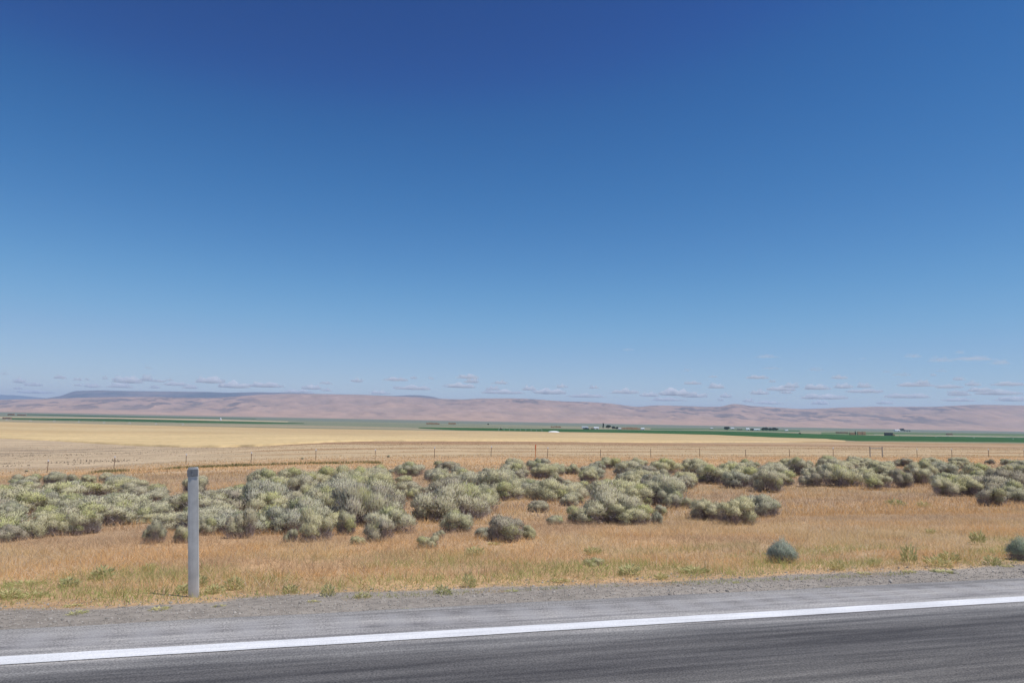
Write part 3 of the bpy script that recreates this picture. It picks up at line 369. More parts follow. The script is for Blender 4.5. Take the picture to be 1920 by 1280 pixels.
# ---------------------------------------------------------------- hills
cT, sT = math.cos(YAW), math.sin(YAW)
def uF(u, F): return F*sT+u*F*cT, F*cT-u*F*sT     # bearing u, ground distance F -> world
def pxh(pts):     # skyline as (bearing u, elevation ratio) pairs
    return [((x-960)/FPX, (784.5+.0203*(x-960)-y)/FPX) for x, y in pts]
def hills(name, sky_pts, F0, F1, F2, mt, label, apron=.0, u0=-1.15, u1=1.3, nu=900, nf=130, amp=1.0, seed=1, cols=None, wave=560.):
    P = A(pxh(sky_pts)); u = np.linspace(u0, u1, nu); cr_ = np.interp(u, P[:, 0], P[:, 1])
    k = np.exp(-.5*(np.arange(-6, 7)/2.5)**2); k /= k.sum(); cr_ = np.convolve(np.pad(cr_, 6, 'edge'), k, 'valid')
    tf = np.concatenate([np.linspace(0, 1, nf), np.linspace(1, 2, nf//4)[1:]])
    U, T = np.meshgrid(u, tf); F = np.where(T <= 1, F0+(F1-F0)*T, F1+(F2-F1)*(T-1))
    CRN = np.repeat(cr_[None], len(tf), 0)*F1
    x, y = uF(U, F)
    base = gz_arr(x*0, F)-2
    prof = np.where(T <= 1, apron*sm(0, .6, T)*T+(1-apron)*sm(.22, 1.0, T)**1.15, 1-.45*sm(1, 2, T))
    rg = 1-np.abs(2*fbm(x/wave+.35*fbm(x/wave*2, y/wave*2, 2, seed+5), y/wave/1.6, 5, seed)-1); rg2 = 1-np.abs(2*fbm(x/wave*2.7, y/wave*2, 4, seed+9)-1)
    gul = (rg-.8)*1.5+(rg2-.8)*.55
    mask = sm(.12, .5, T)*(1-sm(.9, 1.0, T)*.93)*np.where(T > 1, .3, 1)
    z = base+(CRN+1.35-base)*np.clip(prof, 0, 1)+gul*amp*55*mask
    # never let a spur stand above the skyline
    lim = 1.35+np.repeat(cr_[None], len(tf), 0)*F; z = np.where(T < 1, np.minimum(z, np.maximum(lim*.985-2, base)), z)
    c_ = cols(x.ravel(), y.ravel(), T.ravel(), gul.ravel(), U.ravel())
    o = obj(name, arr_mesh(name, np.stack([x.ravel(), y.ravel(), z.ravel()], 1), grid_faces(len(tf), nu), c_, True), mt)
    return tag(o, label, kind='structure')
def gz_arr(x, y): return np.interp(y, _ly, _lz)
hill_m = mat('hill_grass', tint=True, rough=.95, spec=.03, noises=[((.004,.003,.006), 8, .86, 1.14)], bump=(.006, .2, 40))
def fcol(x, y, T, gul, U):
    c_ = mixc((.47, .305, .215), (.375, .255, .205), sm(.2, .75, T)*.7+.3*sm(.4, .6, fbm(x/900, y/600, 3, 161)))
    c_ = mixc(c_, (.47, .32, .22), (1-sm(.08, .26, T))*.8)
    rock = sm(.3, .6, T)*(sm(.52, .62, fbm(x/170, y/240, 4, 163))*.7)*sm(.40, .54, fbm(x/1700, y/1700, 2, 165))
    c_ = mixc(c_, (.10, .09, .105), np.clip(rock, 0, 1))
    c_ = mixc(c_, (.24, .185, .155), (1-sm(-.3, .1, gul))*.35*sm(.3, .55, T))
    return c_
front = [(-400,752),(-150,751),(0,750),(40,748.6),(100,748),(150,746),(200,744.6),(300,744.4),(400,746.5),(440,744),(480,740.5),(530,738.8),(600,739),(680,740.5),(745,743.5),(790,745),(825,747.8),(870,748.9),(905,747),(960,746.9),(1000,748.2),(1035,750.7),(1060,752.5),(1100,753.5),(1140,755.7),(1165,758.7),(1195,763.2),(1225,760.2),(1245,760),(1280,761),(1320,762.6),(1355,762.3),(1365,759),(1375,756.9),(1390,758),(1405,761),(1440,763),(1470,765),(1500,767),(1530,766.2),(1580,764),(1640,762.5),(1700,762.8),(1760,762.5),(1800,760),(1830,758.8),(1880,759.4),(1920,760),(2100,764),(2300,766)]
hills('front_hills', front, 6300, 11200, 13500, hill_m, 'long range of bare pinkish tan hills across the horizon', .16, amp=1.0, seed=201, cols=fcol, nu=1300, nf=170)
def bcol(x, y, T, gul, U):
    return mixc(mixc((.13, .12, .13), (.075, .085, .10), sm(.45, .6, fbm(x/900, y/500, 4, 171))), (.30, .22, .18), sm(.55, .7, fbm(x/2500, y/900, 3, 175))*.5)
back = [(-400,762),(20,759),(70,750),(100,745.6),(125,741),(137,735),(145,733),(195,731.7),(230,733),(310,733.8),(400,735),(430,736.5),(480,735.4),(530,736.2),(600,738.5),(680,740),(745,742.3),(765,740.9),(790,741),(815,743.8),(826,747.5),(870,752),(1000,760),(1300,775),(2300,800)]
hills('back_mesa', back, 12500, 16500, 19000, hill_m, 'dark blue flat-topped ridge rising behind the hills at left', .0, u0=-.9, u1=.3, nu=700, nf=60, amp=.6, seed=231, cols=bcol)
far = [(-400,743),(-60,739),(0,740),(30,741),(50,742),(80,745.5),(120,749),(200,755),(400,770),(2300,820)]
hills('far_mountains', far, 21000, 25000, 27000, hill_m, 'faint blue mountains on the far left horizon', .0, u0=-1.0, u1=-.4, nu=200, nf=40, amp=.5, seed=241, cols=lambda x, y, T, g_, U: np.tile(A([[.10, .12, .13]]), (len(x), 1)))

# ---------------------------------------------------------------- sagebrush
def lobe_plan(seed, kind):
    if kind == 'round': return [(A([0, 0, .52]), .62)]+[(A([math.cos(a)*.45, math.sin(a)*.45, .42+.1*math.sin(3*a)]), .42) for a in (0, 1.1, 2.1, 3.2, 4.2, 5.3)]
    r_ = np.random.default_rng(seed); n = {'dome': 10, 'wide': 13, 'spiky': 9, 'ball': 8}[kind]; out = []
    for i in range(n):
        a = 2.4*i+r_.uniform(-.5, .5); rr = math.sqrt((i+.3)/n)*.74*r_.uniform(.85, 1.12)
        top = {'dome': .62, 'wide': .55, 'spiky': .58, 'ball': .6}[kind]*(1-.5*rr*rr)+r_.uniform(-.24, .12)
        out.append((A([math.cos(a)*rr, math.sin(a)*rr, top]), r_.uniform(.21, .35)*(1.1 if kind == 'ball' else 1)))
        if r_.random() < .3: out.append((A([math.cos(a)*rr*1.1, math.sin(a)*rr*1.1, top*.5]), r_.uniform(.14, .22)))
    return out
def make_sage(seed, kind):
    r_ = np.random.default_rng(seed); lobes = lobe_plan(seed, kind); Vs, Cs, TW, TC, NS = [], [], [], [], []
    for c0, rad in lobes:
        n = int(1150*rad/.26*(1.0 if kind != 'spiky' else .8)); d = r_.normal(size=(n, 3)); d[:, 2] = np.abs(d[:, 2])*1.1-.22; d /= np.linalg.norm(d, axis=1)[:, None]
        wob_ = 1+.5*(vnoise(d[:, 0]*2.6+seed, d[:, 1]*2.6+d[:, 2]*2, seed)-.5)
        p = c0+d*(rad*wob_*(.6+.42*r_.random(n)**.6+.42*(r_.random(n) < .2)*r_.random(n)))[:, None]*A([1.12, 1.12, .82]); low = (p[:, 2] < .3) & (r_.random(n) < (1-p[:, 2]/.3)*.85); p[:, 2] = np.where(low, p[:, 2]+.28, p[:, 2])
        up = {'spiky': 1.2}.get(kind, .75); g_ = d*.7+A([0, 0, up])+r_.normal(0, .33, (n, 3)); g_ /= np.linalg.norm(g_, axis=1)[:, None]
        s_ = np.cross(g_, r_.normal(size=(n, 3))); s_ /= np.linalg.norm(s_, axis=1)[:, None]
        l = r_.uniform(.04, .10, n)*(1.4 if kind == 'spiky' else 1); wd = r_.uniform(.008, .018, n)
        nn = np.cross(2*s_, g_); s_ = np.where((np.sum(nn*d, 1) < 0)[:, None], -s_, s_)     # every sprig faces out of its clump
        Vs.append(np.stack([p-s_*wd[:, None], p+s_*wd[:, None], p+g_*l[:, None]], 1))
        nn = np.cross(2*s_, g_); nn /= np.linalg.norm(nn, axis=1)[:, None]; nn = d*1.0+nn*.6+A([0, 0, .15]); nn /= np.linalg.norm(nn, axis=1)[:, None]; NS.append(np.repeat(nn, 3, 0))
        hue = r_.random(); base = A([.63, .605, .41])*(1-hue)+A([.68, .64, .48])*hue
        if kind == 'round': base = A([.47, .53, .43])
        elif r_.random() < .15: base = A([.61, .60, .34])
        cc_ = base[None]*r_.uniform(.88, 1.12, (n, 1)); cc_ = np.where((r_.random(n) < .13)[:, None], A([.45, .39, .35]), cc_)
        Cs.append(np.repeat(cc_, 3, 0))
        m_ = int(420*rad/.3); q = c0*A([1, 1, 1])+r_.normal(size=(m_, 3))*rad*.5; q[:, 2] = q[:, 2]*r_.uniform(.25, .95, m_); q[:, 2] = np.clip(q[:, 2], .03, None)
        gd = r_.normal(0, .5, (m_, 3))+A([c0[0], c0[1], .9]); gd /= np.linalg.norm(gd, axis=1)[:, None]
        s2 = np.cross(gd, r_.normal(size=(m_, 3))); s2 /= np.linalg.norm(s2, axis=1)[:, None]; ll = r_.uniform(.08, .2, m_)
        TW.append(np.stack([q-s2*.006, q+s2*.006, q+gd*ll[:, None]], 1)); TC.append(np.repeat(mixc((.25, .21, .205), (.48, .43, .425), r_.random(m_)), 3, 0))
    V = np.concatenate(Vs).reshape(-1, 3)*A([.87, .87, .93]); C_ = np.concatenate(Cs)
    fol = arr_mesh('foliage', V, np.arange(len(V)).reshape(-1, 3), C_, True); fol.normals_split_custom_set_from_vertices(np.concatenate(NS).tolist())
    mb = MB()
    for c0, rad in lobes:
        a = r_.uniform(0, 6.28); s0 = Vector((math.cos(a)*.05, math.sin(a)*.05, -.05)); e = Vector(c0)
        mb.tube([s0, s0.lerp(e, .35)+Vector((r_.uniform(-.06, .06), r_.uniform(-.06, .06), -.04)), s0.lerp(e, .7)+Vector((r_.uniform(-.05, .05), r_.uniform(-.05, .05), 0)), e], [.028, .02, .013, .006], 5)
    tv = A(mb.v)*A([.87, .87, .9]); tf_ = []
    for f in mb.f:
        for i in range(1, len(f)-1): tf_.append((f[0], f[i], f[i+1]))
    T_ = np.concatenate(TW).reshape(-1, 3)*A([.9, .9, .93]); VV_ = np.concatenate([tv, T_]); FF_ = np.concatenate([A(tf_), np.arange(len(T_)).reshape(-1, 3)+len(tv)])
    CC_ = np.concatenate([np.tile(A([[.21, .18, .16]]), (len(tv), 1)), np.concatenate(TC)])
    stm = arr_mesh('branches', VV_, FF_, CC_)
    fol.materials.append(sage_m); stm.materials.append(twig_m); return fol, stm
sage_m = mat('sage_leaf', tint=True, rough=.9, spec=.1, trans=.36, rand=[(.80, .77, .82), (1.02, 1.02, 1.0), (1.06, 1.06, .93), (.86, .89, .95), (1.1, 1.09, 1.06), (.98, 1.0, .90)])
twig_m = mat('sage_twig', tint=True, rough=.9, spec=.1, rand=[(.85, .85, .9), (1.1, 1.05, 1.0)])
protos = [make_sage(300+i, k) for i, k in enumerate(['dome', 'dome', 'wide', 'wide', 'ball', 'spiky', 'dome', 'wide', 'wide', 'spiky', 'round'])]
sr_ = random.Random(5)
SPECIAL = {
 0: ('small round blue-green bush alone on the dry grass near the road at right', 10),
 1: ('round blue-green bush cut off by the right edge of the photo beside the verge', 10),
 2: ('tiny pale bush in the roadside grass left of the round bush', 5),
 6: ('round pale sagebrush just left of the grey delineator post', 4),
 7: ('low sagebrush directly behind the lower half of the delineator post', 0)}
def place_sage(i, b):
    x, y, r_, h_, k = b
    fol, stm = protos[SPECIAL[i][1] if i in SPECIAL else sr_.choice([0, 1, 2, 3, 4, 6, 7, 8, 9, 5])]
    t = empty('sagebrush', (x, y, gz(x, y)-.02), sr_.uniform(0, 6.28)); t.scale = (r_*sr_.uniform(.95, 1.12), r_*sr_.uniform(.9, 1.08), h_*sr_.uniform(.88, 1.1))
    obj('foliage', fol, None, t); obj('branches', stm, None, t)
    if i in SPECIAL: lab = SPECIAL[i][0]; grp = None
    elif i in NAMED: lab = NAMED[i]; grp = None
    else:
        u = (x*cT-y*sT)/(x*sT+y*cT); zone = 'left' if u < -.25 else ('middle' if u < .2 else 'right')
        if k == 1: lab = {'left': 'grey-green sagebrush in the front row of the thicket, left third', 'middle': 'grey-green sagebrush in the front row of the thicket, middle', 'right': 'grey-green sagebrush in the front row of the thicket, right third'}[zone]
        else: lab = {'left': 'sagebrush inside the dense thicket below the fence, left third', 'middle': 'sagebrush inside the dense thicket below the fence, middle', 'right': 'sagebrush inside the dense thicket below the fence, right third'}[zone]
        grp = lab.replace('sagebrush ', 'sagebrush bushes ', 1)
    tag(t, lab, 'bush', grp)
NAMED = {}
def near_named(px_x, px_y, lab):
    # bush of the list whose bearing and distance are nearest to the given bearing/distance
    bi = min(range(3, 3+N_HAND), key=lambda i: (BUSH[i][0]-px_x)**2+(BUSH[i][1]-px_y)**2)
    if bi not in NAMED and bi not in SPECIAL: NAMED[bi] = lab
for a_ in NAMES: near_named(*a_)
for i, b in enumerate(BUSH): place_sage(i, b)

# ---------------------------------------------------------------- green weeds
weed_m = mat('weed_leaf', tint=True, rough=.8, spec=.2, trans=.25, rand=[(.85, .9, .8), (1.15, 1.1, .95)])
def make_weed(seed, tall):
    r_ = np.random.default_rng(seed); n = 190; a = r_.uniform(0, 6.28, n); rr = r_.random(n)**.7*.55
    p = np.stack([np.cos(a)*rr, np.sin(a)*rr, r_.random(n)*(.75 if tall else .35)*(1-rr*.7)], 1)
    g_ = np.stack([np.cos(a), np.sin(a), r_.uniform(.3, 1.6 if tall else .9, n)], 1)+r_.normal(0, .3, (n, 3)); g_ /= np.linalg.norm(g_, axis=1)[:, None]
    s_ = np.cross(g_, r_.normal(size=(n, 3))); s_ /= np.linalg.norm(s_, axis=1)[:, None]; l = r_.uniform(.2, .45, n); wd = r_.uniform(.02, .045, n)
    V = np.stack([p-s_*wd[:, None]*.4, p+g_*l[:, None]*.45-s_*wd[:, None], p+g_*l[:, None], p+g_*l[:, None]*.45+s_*wd[:, None]], 1)
    c_ = mixc((.42, .42, .20), (.70, .62, .36), r_.random(n)); 
    me = arr_mesh('weed_plant', V.reshape(-1, 3), np.arange(n*4).reshape(-1, 4), np.repeat(c_, 4, 0)); me.materials.append(weed_m); return me
wp = [make_weed(400+i, i % 2) for i in range(6)]
for i, (x, y, r_, h_) in enumerate(WEEDS):
    if r_ < .025: continue
    o = obj('weed_plant', wp[sr_.choice([1, 3, 5]) if h_ > r_*1.1 else sr_.choice([0, 2, 4])]); o.location = (x, y, gz(x, y)-.01); o.rotation_euler[2] = sr_.uniform(0, 6.28)
    o.scale = (r_*1.9, r_*1.5, h_*1.1)
    if y > 13: tag(o, 'dark green low clump on the orange grass below the thicket, larger left one' if x < 13.8 else 'green low clump on the orange grass below the thicket, smaller right one', 'weed')
    elif y > 7: tag(o, 'faint green weed standing in the orange grass between verge and sagebrush', 'weed', 'green weeds in the dry grass')
    else: tag(o, 'low green weed growing along the gravel edge of the road', 'weed', 'green weeds along the verge')

# ---------------------------------------------------------------- delineator post and fence
grey_m = mat('weathered_grey', (.56, .545, .51), .9, .1, noises=[(9, 5, .8, 1.15), ((40, 40, 3), 4, .9, 1.08)])
refl_m = mat('reflector_sheet', (.22, .22, .22), .6, .3, noises=[(60, 3, .85, 1.15)])
bolt_m = mat('bolt_steel', (.3, .3, .3), .4, .5, metal=.8)
dx_, dy_ = DELIN; dz_ = gz(dx_, dy_)
t = tag(empty('delineator_post', (dx_, dy_, dz_), -YAW), 'upright grey roadside delineator post with dark reflector band near its top', 'marker post')
hp = 1.0; t.rotation_euler[1] = math.radians(-4.3)
prof = [(-.043, .004), (-.040, .009), (-.02, .006), (0, .005), (.02, .006), (.040, .009), (.043, .004), (.040, .0), (.02, -.003), (0, -.004), (-.02, -.003), (-.040, .0)]
bm_ = MB(); b0 = 0
for z in (-.15, .3, .7, hp-.02, hp):
    s_ = 1 if z < hp else .9
    for px_, py_ in prof: bm_.v.append((px_*s_, py_, z))
n_ = len(prof)
for k in range(4):
    for i in range(n_): bm_.f.append((k*n_+i, k*n_+(i+1) % n_, (k+1)*n_+(i+1) % n_, (k+1)*n_+i))
bm_.f.append(tuple(4*n_+i for i in range(n_)))
bm_.build('post', grey_m, t)
rf = MB().box((0, -.0065, .955), (.085, .004, .055)).build('reflector', refl_m, t)
for z in (.972, .938):
    MB().tube([(0, -.008, z), (0, -.012, z)], .006, 8).build('bolt', bolt_m, t)
rust_m = mat('rusty_steel', (.20, .125, .09), .8, .3, noises=[(30, 4, .7, 1.3)])
tip_m = mat('white_post_tip', (.80, .80, .80), .6, .3)
wire_m = mat('galvanised_wire', (.35, .33, .31), .6, .4, metal=.3)
fe = tag(empty('wire_fence', (20, 62.5, gz(20, 62.5))), 'long wire fence of thin steel posts with white tips beyond the sagebrush', 'fence')
pm = MB(); pm.box((0, 0, .35), (.045, .012, 1.3)).box((0, -.02, .35), (.012, .04, 1.3)); pme = pm.mesh('fence_post'); pme.materials.append(rust_m)
tm = MB(); tm.box((0, -.01, 1.045), (.085, .06, .15)); tme = tm.mesh('post_tip'); tme.materials.append(tip_m)
fx = [-41.5, -36.3, -31.1, -25.9]+[p for p in POSTX]+[77.7, 82.9, 88.1, 93.3, 98.5]
for k, x in enumerate(fx):
    z = gz(x, 62.5); lean = sr_.uniform(-.03, .03); hs = .78+.14*sr_.random()
    p = obj('fence_post', pme, None, fe); p.location = (x-20, 0, z-gz(20, 62.5)); p.rotation_euler[1] = lean; p.scale[2] = hs
    if not 25 < x < 47: q = obj('post_tip', tme, None, p)
for hz in (.3, .62, .95):
    pts = []; ok = True
    xx = np.arange(-42, 99, 1.3)
    mb = MB().tube([(x-20, .0, gz(x, 62.5)-gz(20, 62.5)+hz*.85+.01*math.sin(x)) for x in xx], 0.0014, 4); mb.build('fence_wire', wire_m, fe)
wood_m = mat('old_wood', (.34, .31, .28), .9, .1, noises=[((8, 8, 1), 5, .75, 1.2)])
x0, x1 = GATE; zb = gz((x0+x1)/2, 62.2)
t = tag(empty('fence_brace', ((x0+x1)/2, 62.2, zb)), 'grey wooden H-brace of two thick posts and a top rail in the fence line', 'fence brace')
for s in (-1, 1): MB().tube([(s*(x1-x0)/2, 0, -.4), (s*(x1-x0)/2, 0, .6), (s*(x1-x0)/2+.01, 0, 1.22)], [.055, .05, .05], 8).build('post', wood_m, t)
MB().tube([(-(x1-x0)/2+.06, 0, 1.02), ((x1-x0)/2-.06, 0, 1.03)], .045, 8).build('rail', wood_m, t)
MB().tube([(-(x1-x0)/2+.06, 0, .15), ((x1-x0)/2-.06, 0, .95)], .006, 4).build('brace_wire', wire_m, t)
org_m = mat('orange_marker', (.70, .16, .06), .6, .3, noises=[(8, 4, .85, 1.1)]); 
ox = 18.84; t = tag(empty('utility_marker', (ox, 61.6, gz(ox, 61.6))), 'slim orange marker post standing in front of the wire fence', 'marker post')
MB().box((0, 0, .35), (.09, .02, .9)).build('post', mat('faded_orange', (.62, .27, .12), .7, .3, noises=[(6, 4, .85, 1.1)]), t)
MB().tube([(0, 0, .8), (0, 0, 1.18), (0, 0, 1.2)], [.055, .055, .03], 10).build('cap', org_m, t)

# ---------------------------------------------------------------- far farms
leaf_m = mat('tree_leaf', tint=True, rough=.85, spec=.1, trans=.2)
bark_m = mat('bark', (.12, .09, .07), .9, .1)
def tree(x, y, w_, h_, label, group=None, poplar=False):
    t = tag(empty('poplar_tree' if poplar else 'farm_tree', (x, y, gz(x, y)-.1)), label, 'tree', group)
    r_ = np.random.default_rng(int(abs(x)*7+y)); w_ *= 1.08
    mb = MB().tube([(0, 0, 0), (0, 0, h_*.3), (.1, 0, h_*.7)], [h_*.03, h_*.022, h_*.008], 6)
    for k in range(5):
        a = r_.uniform(0, 6.28); mb.tube([(0, 0, h_*(.22+.07*k)), (math.cos(a)*w_*.28, math.sin(a)*w_*.28, h_*(.42+.08*k))], [h_*.012, h_*.004], 5)
    mb.build('trunk', bark_m, t)
    n = 1500; k = r_.integers(0, 9, n); cx = r_.normal(0, .2, 9)*(0.5 if poplar else 1); cy = r_.normal(0, .2, 9)*(.5 if poplar else 1); cz = np.linspace(.28, .82, 9) if poplar else r_.uniform(.38, .72, 9)
    rr = r_.uniform(.2, .32, 9); d = r_.normal(size=(n, 3)); d /= np.linalg.norm(d, axis=1)[:, None]
    p = np.stack([(cx[k]+d[:, 0]*rr[k])*w_, (cy[k]+d[:, 1]*rr[k])*w_, (cz[k]+d[:, 2]*rr[k]*.75)*h_], 1)
    p[:, 2] = np.clip(p[:, 2], h_*.1, h_); g_ = r_.normal(size=(n, 3)); g_ /= np.linalg.norm(g_, axis=1)[:, None]; s_ = np.cross(g_, r_.normal(size=(n, 3))); s_ /= np.linalg.norm(s_, axis=1)[:, None]
    q = w_*.055+h_*.015; V = np.stack([p-s_*q, p+s_*q, p+g_*q*2], 1)
    arr = arr_mesh('crown', V.reshape(-1, 3), np.arange(n*3).reshape(-1, 3), np.repeat(mixc((.028, .045, .018), (.06, .085, .03), r_.random(n)), 3, 0)); obj('crown', arr, leaf_m, t)
wall_w = mat('white_siding', (.78, .78, .78), .6, .3, noises=[((.5, .5, 3), 4, .93, 1.03)]); roof_w = mat('pale_metal_roof', (.70, .74, .78), .4, .5, noises=[(.4, 3, .93, 1.03)])
roof_g = mat('grey_metal_roof', (.42, .45, .48), .5, .4, noises=[(.4, 3, .9, 1.05)]); door_d = mat('dark_door', (.10, .10, .11), .7, .2); wall_t = mat('tan_siding', (.52, .42, .32), .8, .2)
def shed(x, y, w_, h_, label, wm, rm, open_front=False):
    dp = max(8, w_*.5); t = tag(empty('farm_shed', (x, y+dp/2, gz(x, y)-.1), -YAW), label, 'farm building')
    he = h_*.62; W = w_/2; D = dp/2
    MB().prism([(-D, 0), (D, 0), (D, he), (0, h_-.1), (-D, he)], -W, W).build('wall', wm, t).rotation_euler[2] = math.pi/2
    for s in (-1, 1):
        MB().prism([(s*(D+.4), he-.15), (0, h_), (0, h_+.15), (s*(D+.4), he)], -W-.3, W+.3).build('roof', rm, t).rotation_euler[2] = math.pi/2
    MB().box((w_*.15, -D-.06, he*.4), (min(4, w_*.3), .1, he*.8)).build('door', door_d, t)
    for s in (-.3,): MB().box((w_*s, -D-.05, he*.55), (1.4, .08, he*.25)).build('window', door_d, t)
hay_m = mat('hay_bale', (.52, .33, .18), .95, .05, noises=[((.7, .7, 1.2), 4, .75, 1.2)]); hay_d = mat('tarped_hay', (.075, .075, .065), .8, .2, noises=[(.5, 3, .7, 1.3)]); hay_b = mat('old_brown_hay', (.33, .2, .13), .95, .05, noises=[((.5, .5, 1), 4, .8, 1.2)])
def stack(x, y, w_, h_, label, m, group=None):
    t = tag(empty('hay_stack', (x, y+3, gz(x, y)-.1), -YAW), label, 'haystack', group); mb = MB(); lay = max(2, int(h_/1.25)); lh = h_/lay; bl = 2.4; nb = max(2, int(w_/bl))
    for k in range(lay):
        ins = .3 if k == lay-1 else 0
        for j in range(nb):
            if k == lay-1 and sr_.random() < .22: continue
            mb.box((-w_/2+(j+.5)*w_/nb+sr_.uniform(-.06, .06), sr_.uniform(-.12, .12), lh*(k+.5)), (w_/nb-.07, 5-ins, lh-.06))
    mb.build('bales', m, t)
HS, SH, TR = FAR['haystack'], FAR['shed'], FAR['tree']
hl = ['long low tan haystack in the left of the pair beyond the green field', 'tan haystack in the right of the pair beyond the green field', 'small tan haystack left of the twin stacks near the white mound', 'wider tan haystack near the white covered mound', 'first orange haystack right of the farm trees', 'second orange haystack right of the farm trees', 'third orange haystack right of the farm trees', 'last orange haystack beside the small white shed', 'tall pale haystack beside the slim dark tree', 'tan haystack right of the slim dark tree', 'block haystack at the right end of its row', 'long low brown hay row left of the slim dark tree', 'left brown haystack below the far left hills', 'right brown haystack below the far left hills', 'brown haystack at the left end of the dark green field', 'small tan haystack beside the black tarped stack']
for i, (x, y, w_, h_) in enumerate(HS): stack(x, y, w_, h_, hl[i], hay_b if i in (11, 12, 13, 14) else hay_m)
sl_ = ['pale long barn at the left end of the poplar farm', 'blue-roofed white barn left of the poplar', 'small white shed at the right end of the haystacks', 'small white building right of the lone round tree', 'white house left of the dark tree clump', 'long low white building beside the dark tree clump', 'white barn with pale roof far right below the hills', 'small white shed right of the dark tree clump', 'tiny tan shed left of the lone round tree', 'low tan shed beneath the farm trees']
for i, (x, y, w_, h_) in enumerate(SH): shed(x, y, w_, h_, sl_[i], wall_t if i in (8, 9) else wall_w, roof_g if i in (0,) else roof_w)
dl = ['dark haystack in front of the pale barn', 'short dark haystack left of the blue-roofed barn', 'black tarped haystack behind the green field at right', 'low dark brown haystack in the far right fields', 'low dark stack between the two white farm buildings']
for i, (x, y, w_, h_) in enumerate(FAR['dark']): stack(x, y, w_, h_, dl[i], hay_b if i == 3 else hay_d)
tl = ['tall slim poplar at the centre farm', 'tallest round tree right of the poplar', 'middle round tree of the centre farm', 'right-hand round tree of the centre farm', 'tiny lone tree on the grey-green plain left of centre', 'tiny dark tree on the edge of the centre green field', 'lone round dark tree left of the white farm', 'small tree between the white farm buildings', 'leftmost tree of the dark clump', 'second tree of the dark clump', 'third tree of the dark clump', 'fourth tree of the dark clump', 'rightmost tree of the dark clump', 'dark tree beside the far right white barn', 'first of three small trees right of the far barn', 'second of three small trees right of the far barn', 'third of three small trees right of the far barn', 'small dark bush-like tree on the edge of the right green field', 'slim dark tree standing beside the tall haystack']
for i, (x, y, w_, h_) in enumerate(TR): tree(x, y, w_, h_, tl[i], None, i in (0, 18))
# irrigation lines
pipe_m = mat('galvanised_pipe', (.62, .64, .66), .5, .5, metal=.2)
def pivot(p0, p1, n, label, hh_=3.6):
    t = tag(empty('irrigation_pivot', (*p0, gz(*p0))), label, 'irrigation line'); z0 = gz(*p0); d = Vector((p1[0]-p0[0], p1[1]-p0[1], 0)); L_ = d.length; d /= L_; sdv = Vector((-d.y, d.x, 0)); pts = []
    for k in range(n):
        q = d*(L_*k/(n-1)); zz = gz(p0[0]+q.x, p0[1]+q.y)-z0; mb = MB(); top = Vector((q.x, q.y, zz+hh_))
        for s in (-1, 1):
            mb.tube([Vector((q.x, q.y, zz+.4))+sdv*s*1.9, top], .1, 4); a_ = Vector((q.x, q.y, zz+.6))+sdv*s*1.9; mb.tube([a_-d*.18, a_+d*.18], .6, 10)
        mb.tube([Vector((q.x, q.y, zz+.6))-sdv*1.9, Vector((q.x, q.y, zz+.6))+sdv*1.9], .09, 4); mb.build('tower', pipe_m, t)
        pts.append(top)
        if k < n-1: pts.append(d*(L_*(k+.5)/(n-1))+Vector((0, 0, zz+hh_+.8)))
    MB().tube(pts, .1, 5).build('pipe', pipe_m, t)
for a_ in PIVOTS: pivot(*a_)
x, y, w_, h_ = FAR['white'][0]; v, f = ico(4); q = v.copy(); q[:, 2] = np.where(q[:, 2] > 0, q[:, 2]**.8 if False else np.abs(q[:, 2])**.9, -.02); q = q*A([w_/2, 5, h_])*(1+.06*(fbm(v[:, 0]*2+3, v[:, 1]*2, 3, 181)-.5))[:, None]
o = obj('covered_pile', arr_mesh('covered_pile', q, f, None, True), mat('white_tarp', (.80, .80, .79), .5, .3, noises=[(.6, 3, .93, 1.03)])); o.location = (x, y-30, gz(x, y-30)+.5); o.rotation_euler[2] = -YAW
tag(o, 'low white tarp-covered mound at the far edge of the wheat', 'covered pile')
x, y, w_, h_ = FAR['bin']; t = tag(empty('grain_bin', (x, y, gz(x, y)-.1)), 'small white round bin above the dark green field at left', 'grain bin')
MB().tube([(0, 0, 0), (0, 0, h_*.7)], w_/2, 16).build('wall', wall_w, t); MB().tube([(0, 0, h_*.7), (0, 0, h_*.98), (0, 0, h_)], [w_*.54, .5, .4], 16).build('roof', roof_w, t)
for i, (x, y, r_, h_) in enumerate(FAR['low']):
    fol, stm = protos[i % 3]; t = empty('sagebrush', (x, y, gz(x, y)-.02), i*1.3); t.scale = (r_, r_, h_); obj('foliage', fol, None, t); obj('branches', stm, None, t)
    tag(t, 'small dark lone bush near the wire fence, apart from the thicket', 'bush', 'lone bushes by the fence')

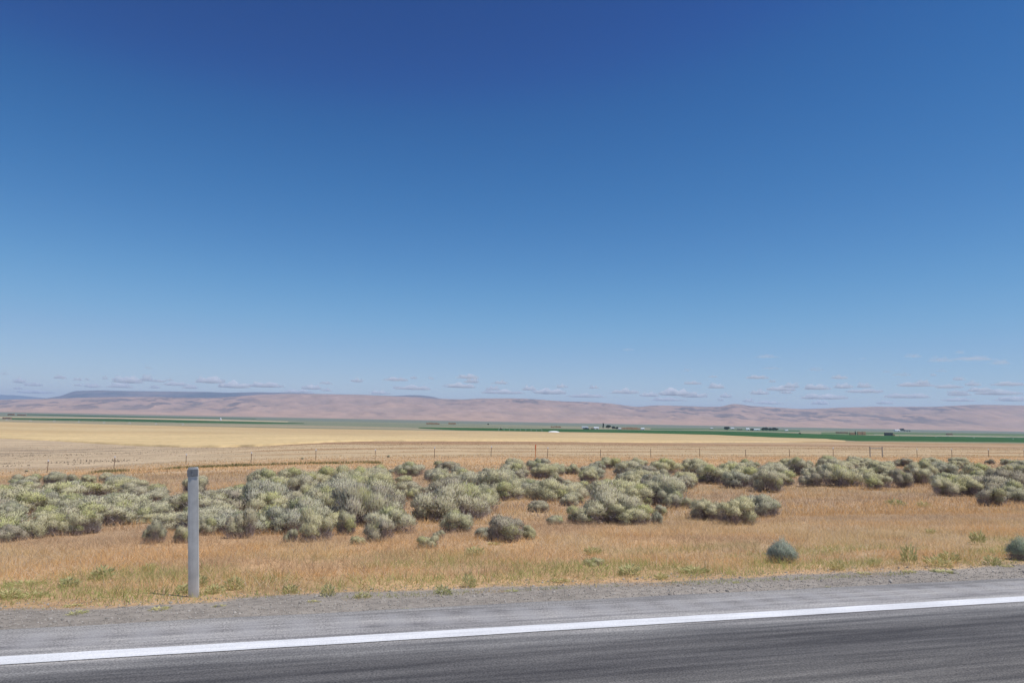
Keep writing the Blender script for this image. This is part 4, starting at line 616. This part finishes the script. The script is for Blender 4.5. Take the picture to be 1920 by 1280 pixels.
# ---------------------------------------------------------------- clouds (outside the haze)
cv, cf = ico(5); VV, FF = ([], []), ([], []); crr = np.random.default_rng(77)
for i, (px_, py_, w_, h_, dn) in enumerate(CLOUDS):
    u = (px_-960)/FPX; e = (784.5+.0203*(px_-960)-(py_+h_*.4))/FPX; F1 = 2300/max(e, .018)*(1+.03*math.sin(i*7.3)); F1 = min(F1, 95000)
    x, y = uF(u, F1); zc = 1.35+e*F1; a = w_/2*F1/FPX; b_ = h_*.62*F1/FPX
    n3 = fbm(cv[:, 0]*3.6+i*3.1+cv[:, 2]*1.5, cv[:, 1]*3.6+cv[:, 2]*2.2, 4, 300+i); lp = np.abs(2*fbm(cv[:, 0]*2+i, cv[:, 1]*2+cv[:, 2], 2, 700+i)-1); rr = .42+.9*n3+.5*lp
    q = cv*rr[:, None]; q[:, 2] = np.where(q[:, 2] < 0, q[:, 2]*.2, q[:, 2]*(1.0+.8*np.sin(i*5.1+cv[:, 0]*4)**2))
    ang = math.atan2(-(u*0+sT), cT); q = q*A([a*.92, a*.7, b_]); X_ = q[:, 0]*cT+q[:, 1]*sT; Y_ = -q[:, 0]*sT+q[:, 1]*cT
    hi = int(py_ < 703); FF[hi].append(cf+len(VV[hi])*len(cv)); VV[hi].append(np.stack([X_+x, Y_+y, q[:, 2]+zc], 1))
for hi, dn, lab in ((0, CLOUD_D, 'rows of small white and mauve cumulus clouds low above the hills'), (1, CLOUD_D*.22, 'few faint thin clouds floating above the low cloud rows')):
    cm = bpy.data.materials.new('cloud_vapour'); cm.use_nodes = True; n = cm.node_tree; n.nodes.remove(n.nodes['Principled BSDF'])
    pv = n.nodes.new('ShaderNodeVolumePrincipled'); pv.inputs['Color'].default_value = (1, 1, 1, 1); pv.inputs['Density'].default_value = dn; pv.inputs['Anisotropy'].default_value = 0
    n.links.new(pv.outputs[0], n.nodes['Material Output'].inputs['Volume'])
    tag(obj('thin_clouds' if hi else 'clouds', arr_mesh('clouds', np.concatenate(VV[hi]), np.concatenate(FF[hi]), None, True), cm), lab, kind='structure')

# ---------------------------------------------------------------- haze
hz = bpy.data.materials.new('haze_air'); hz.use_nodes = True; n = hz.node_tree; n.nodes.remove(n.nodes['Principled BSDF'])
pv = n.nodes.new('ShaderNodeVolumePrincipled'); pv.inputs['Color'].default_value = (.54, .72, 1, 1); pv.inputs['Density'].default_value = HAZE_D; pv.inputs['Anisotropy'].default_value = .1
n.links.new(pv.outputs[0], n.nodes['Material Output'].inputs['Volume'])
z0_ = min(float(v_.co.z) for o_2 in (g,) for v_ in o_2.data.vertices)-1
MB().box((6000, 13000, (570+z0_)/2), (130000, 30200, 570-z0_)).build('haze', hz)
tag(bpy.data.objects['haze'], 'pale blue air that fades the far hills', 'haze', kind='stuff')
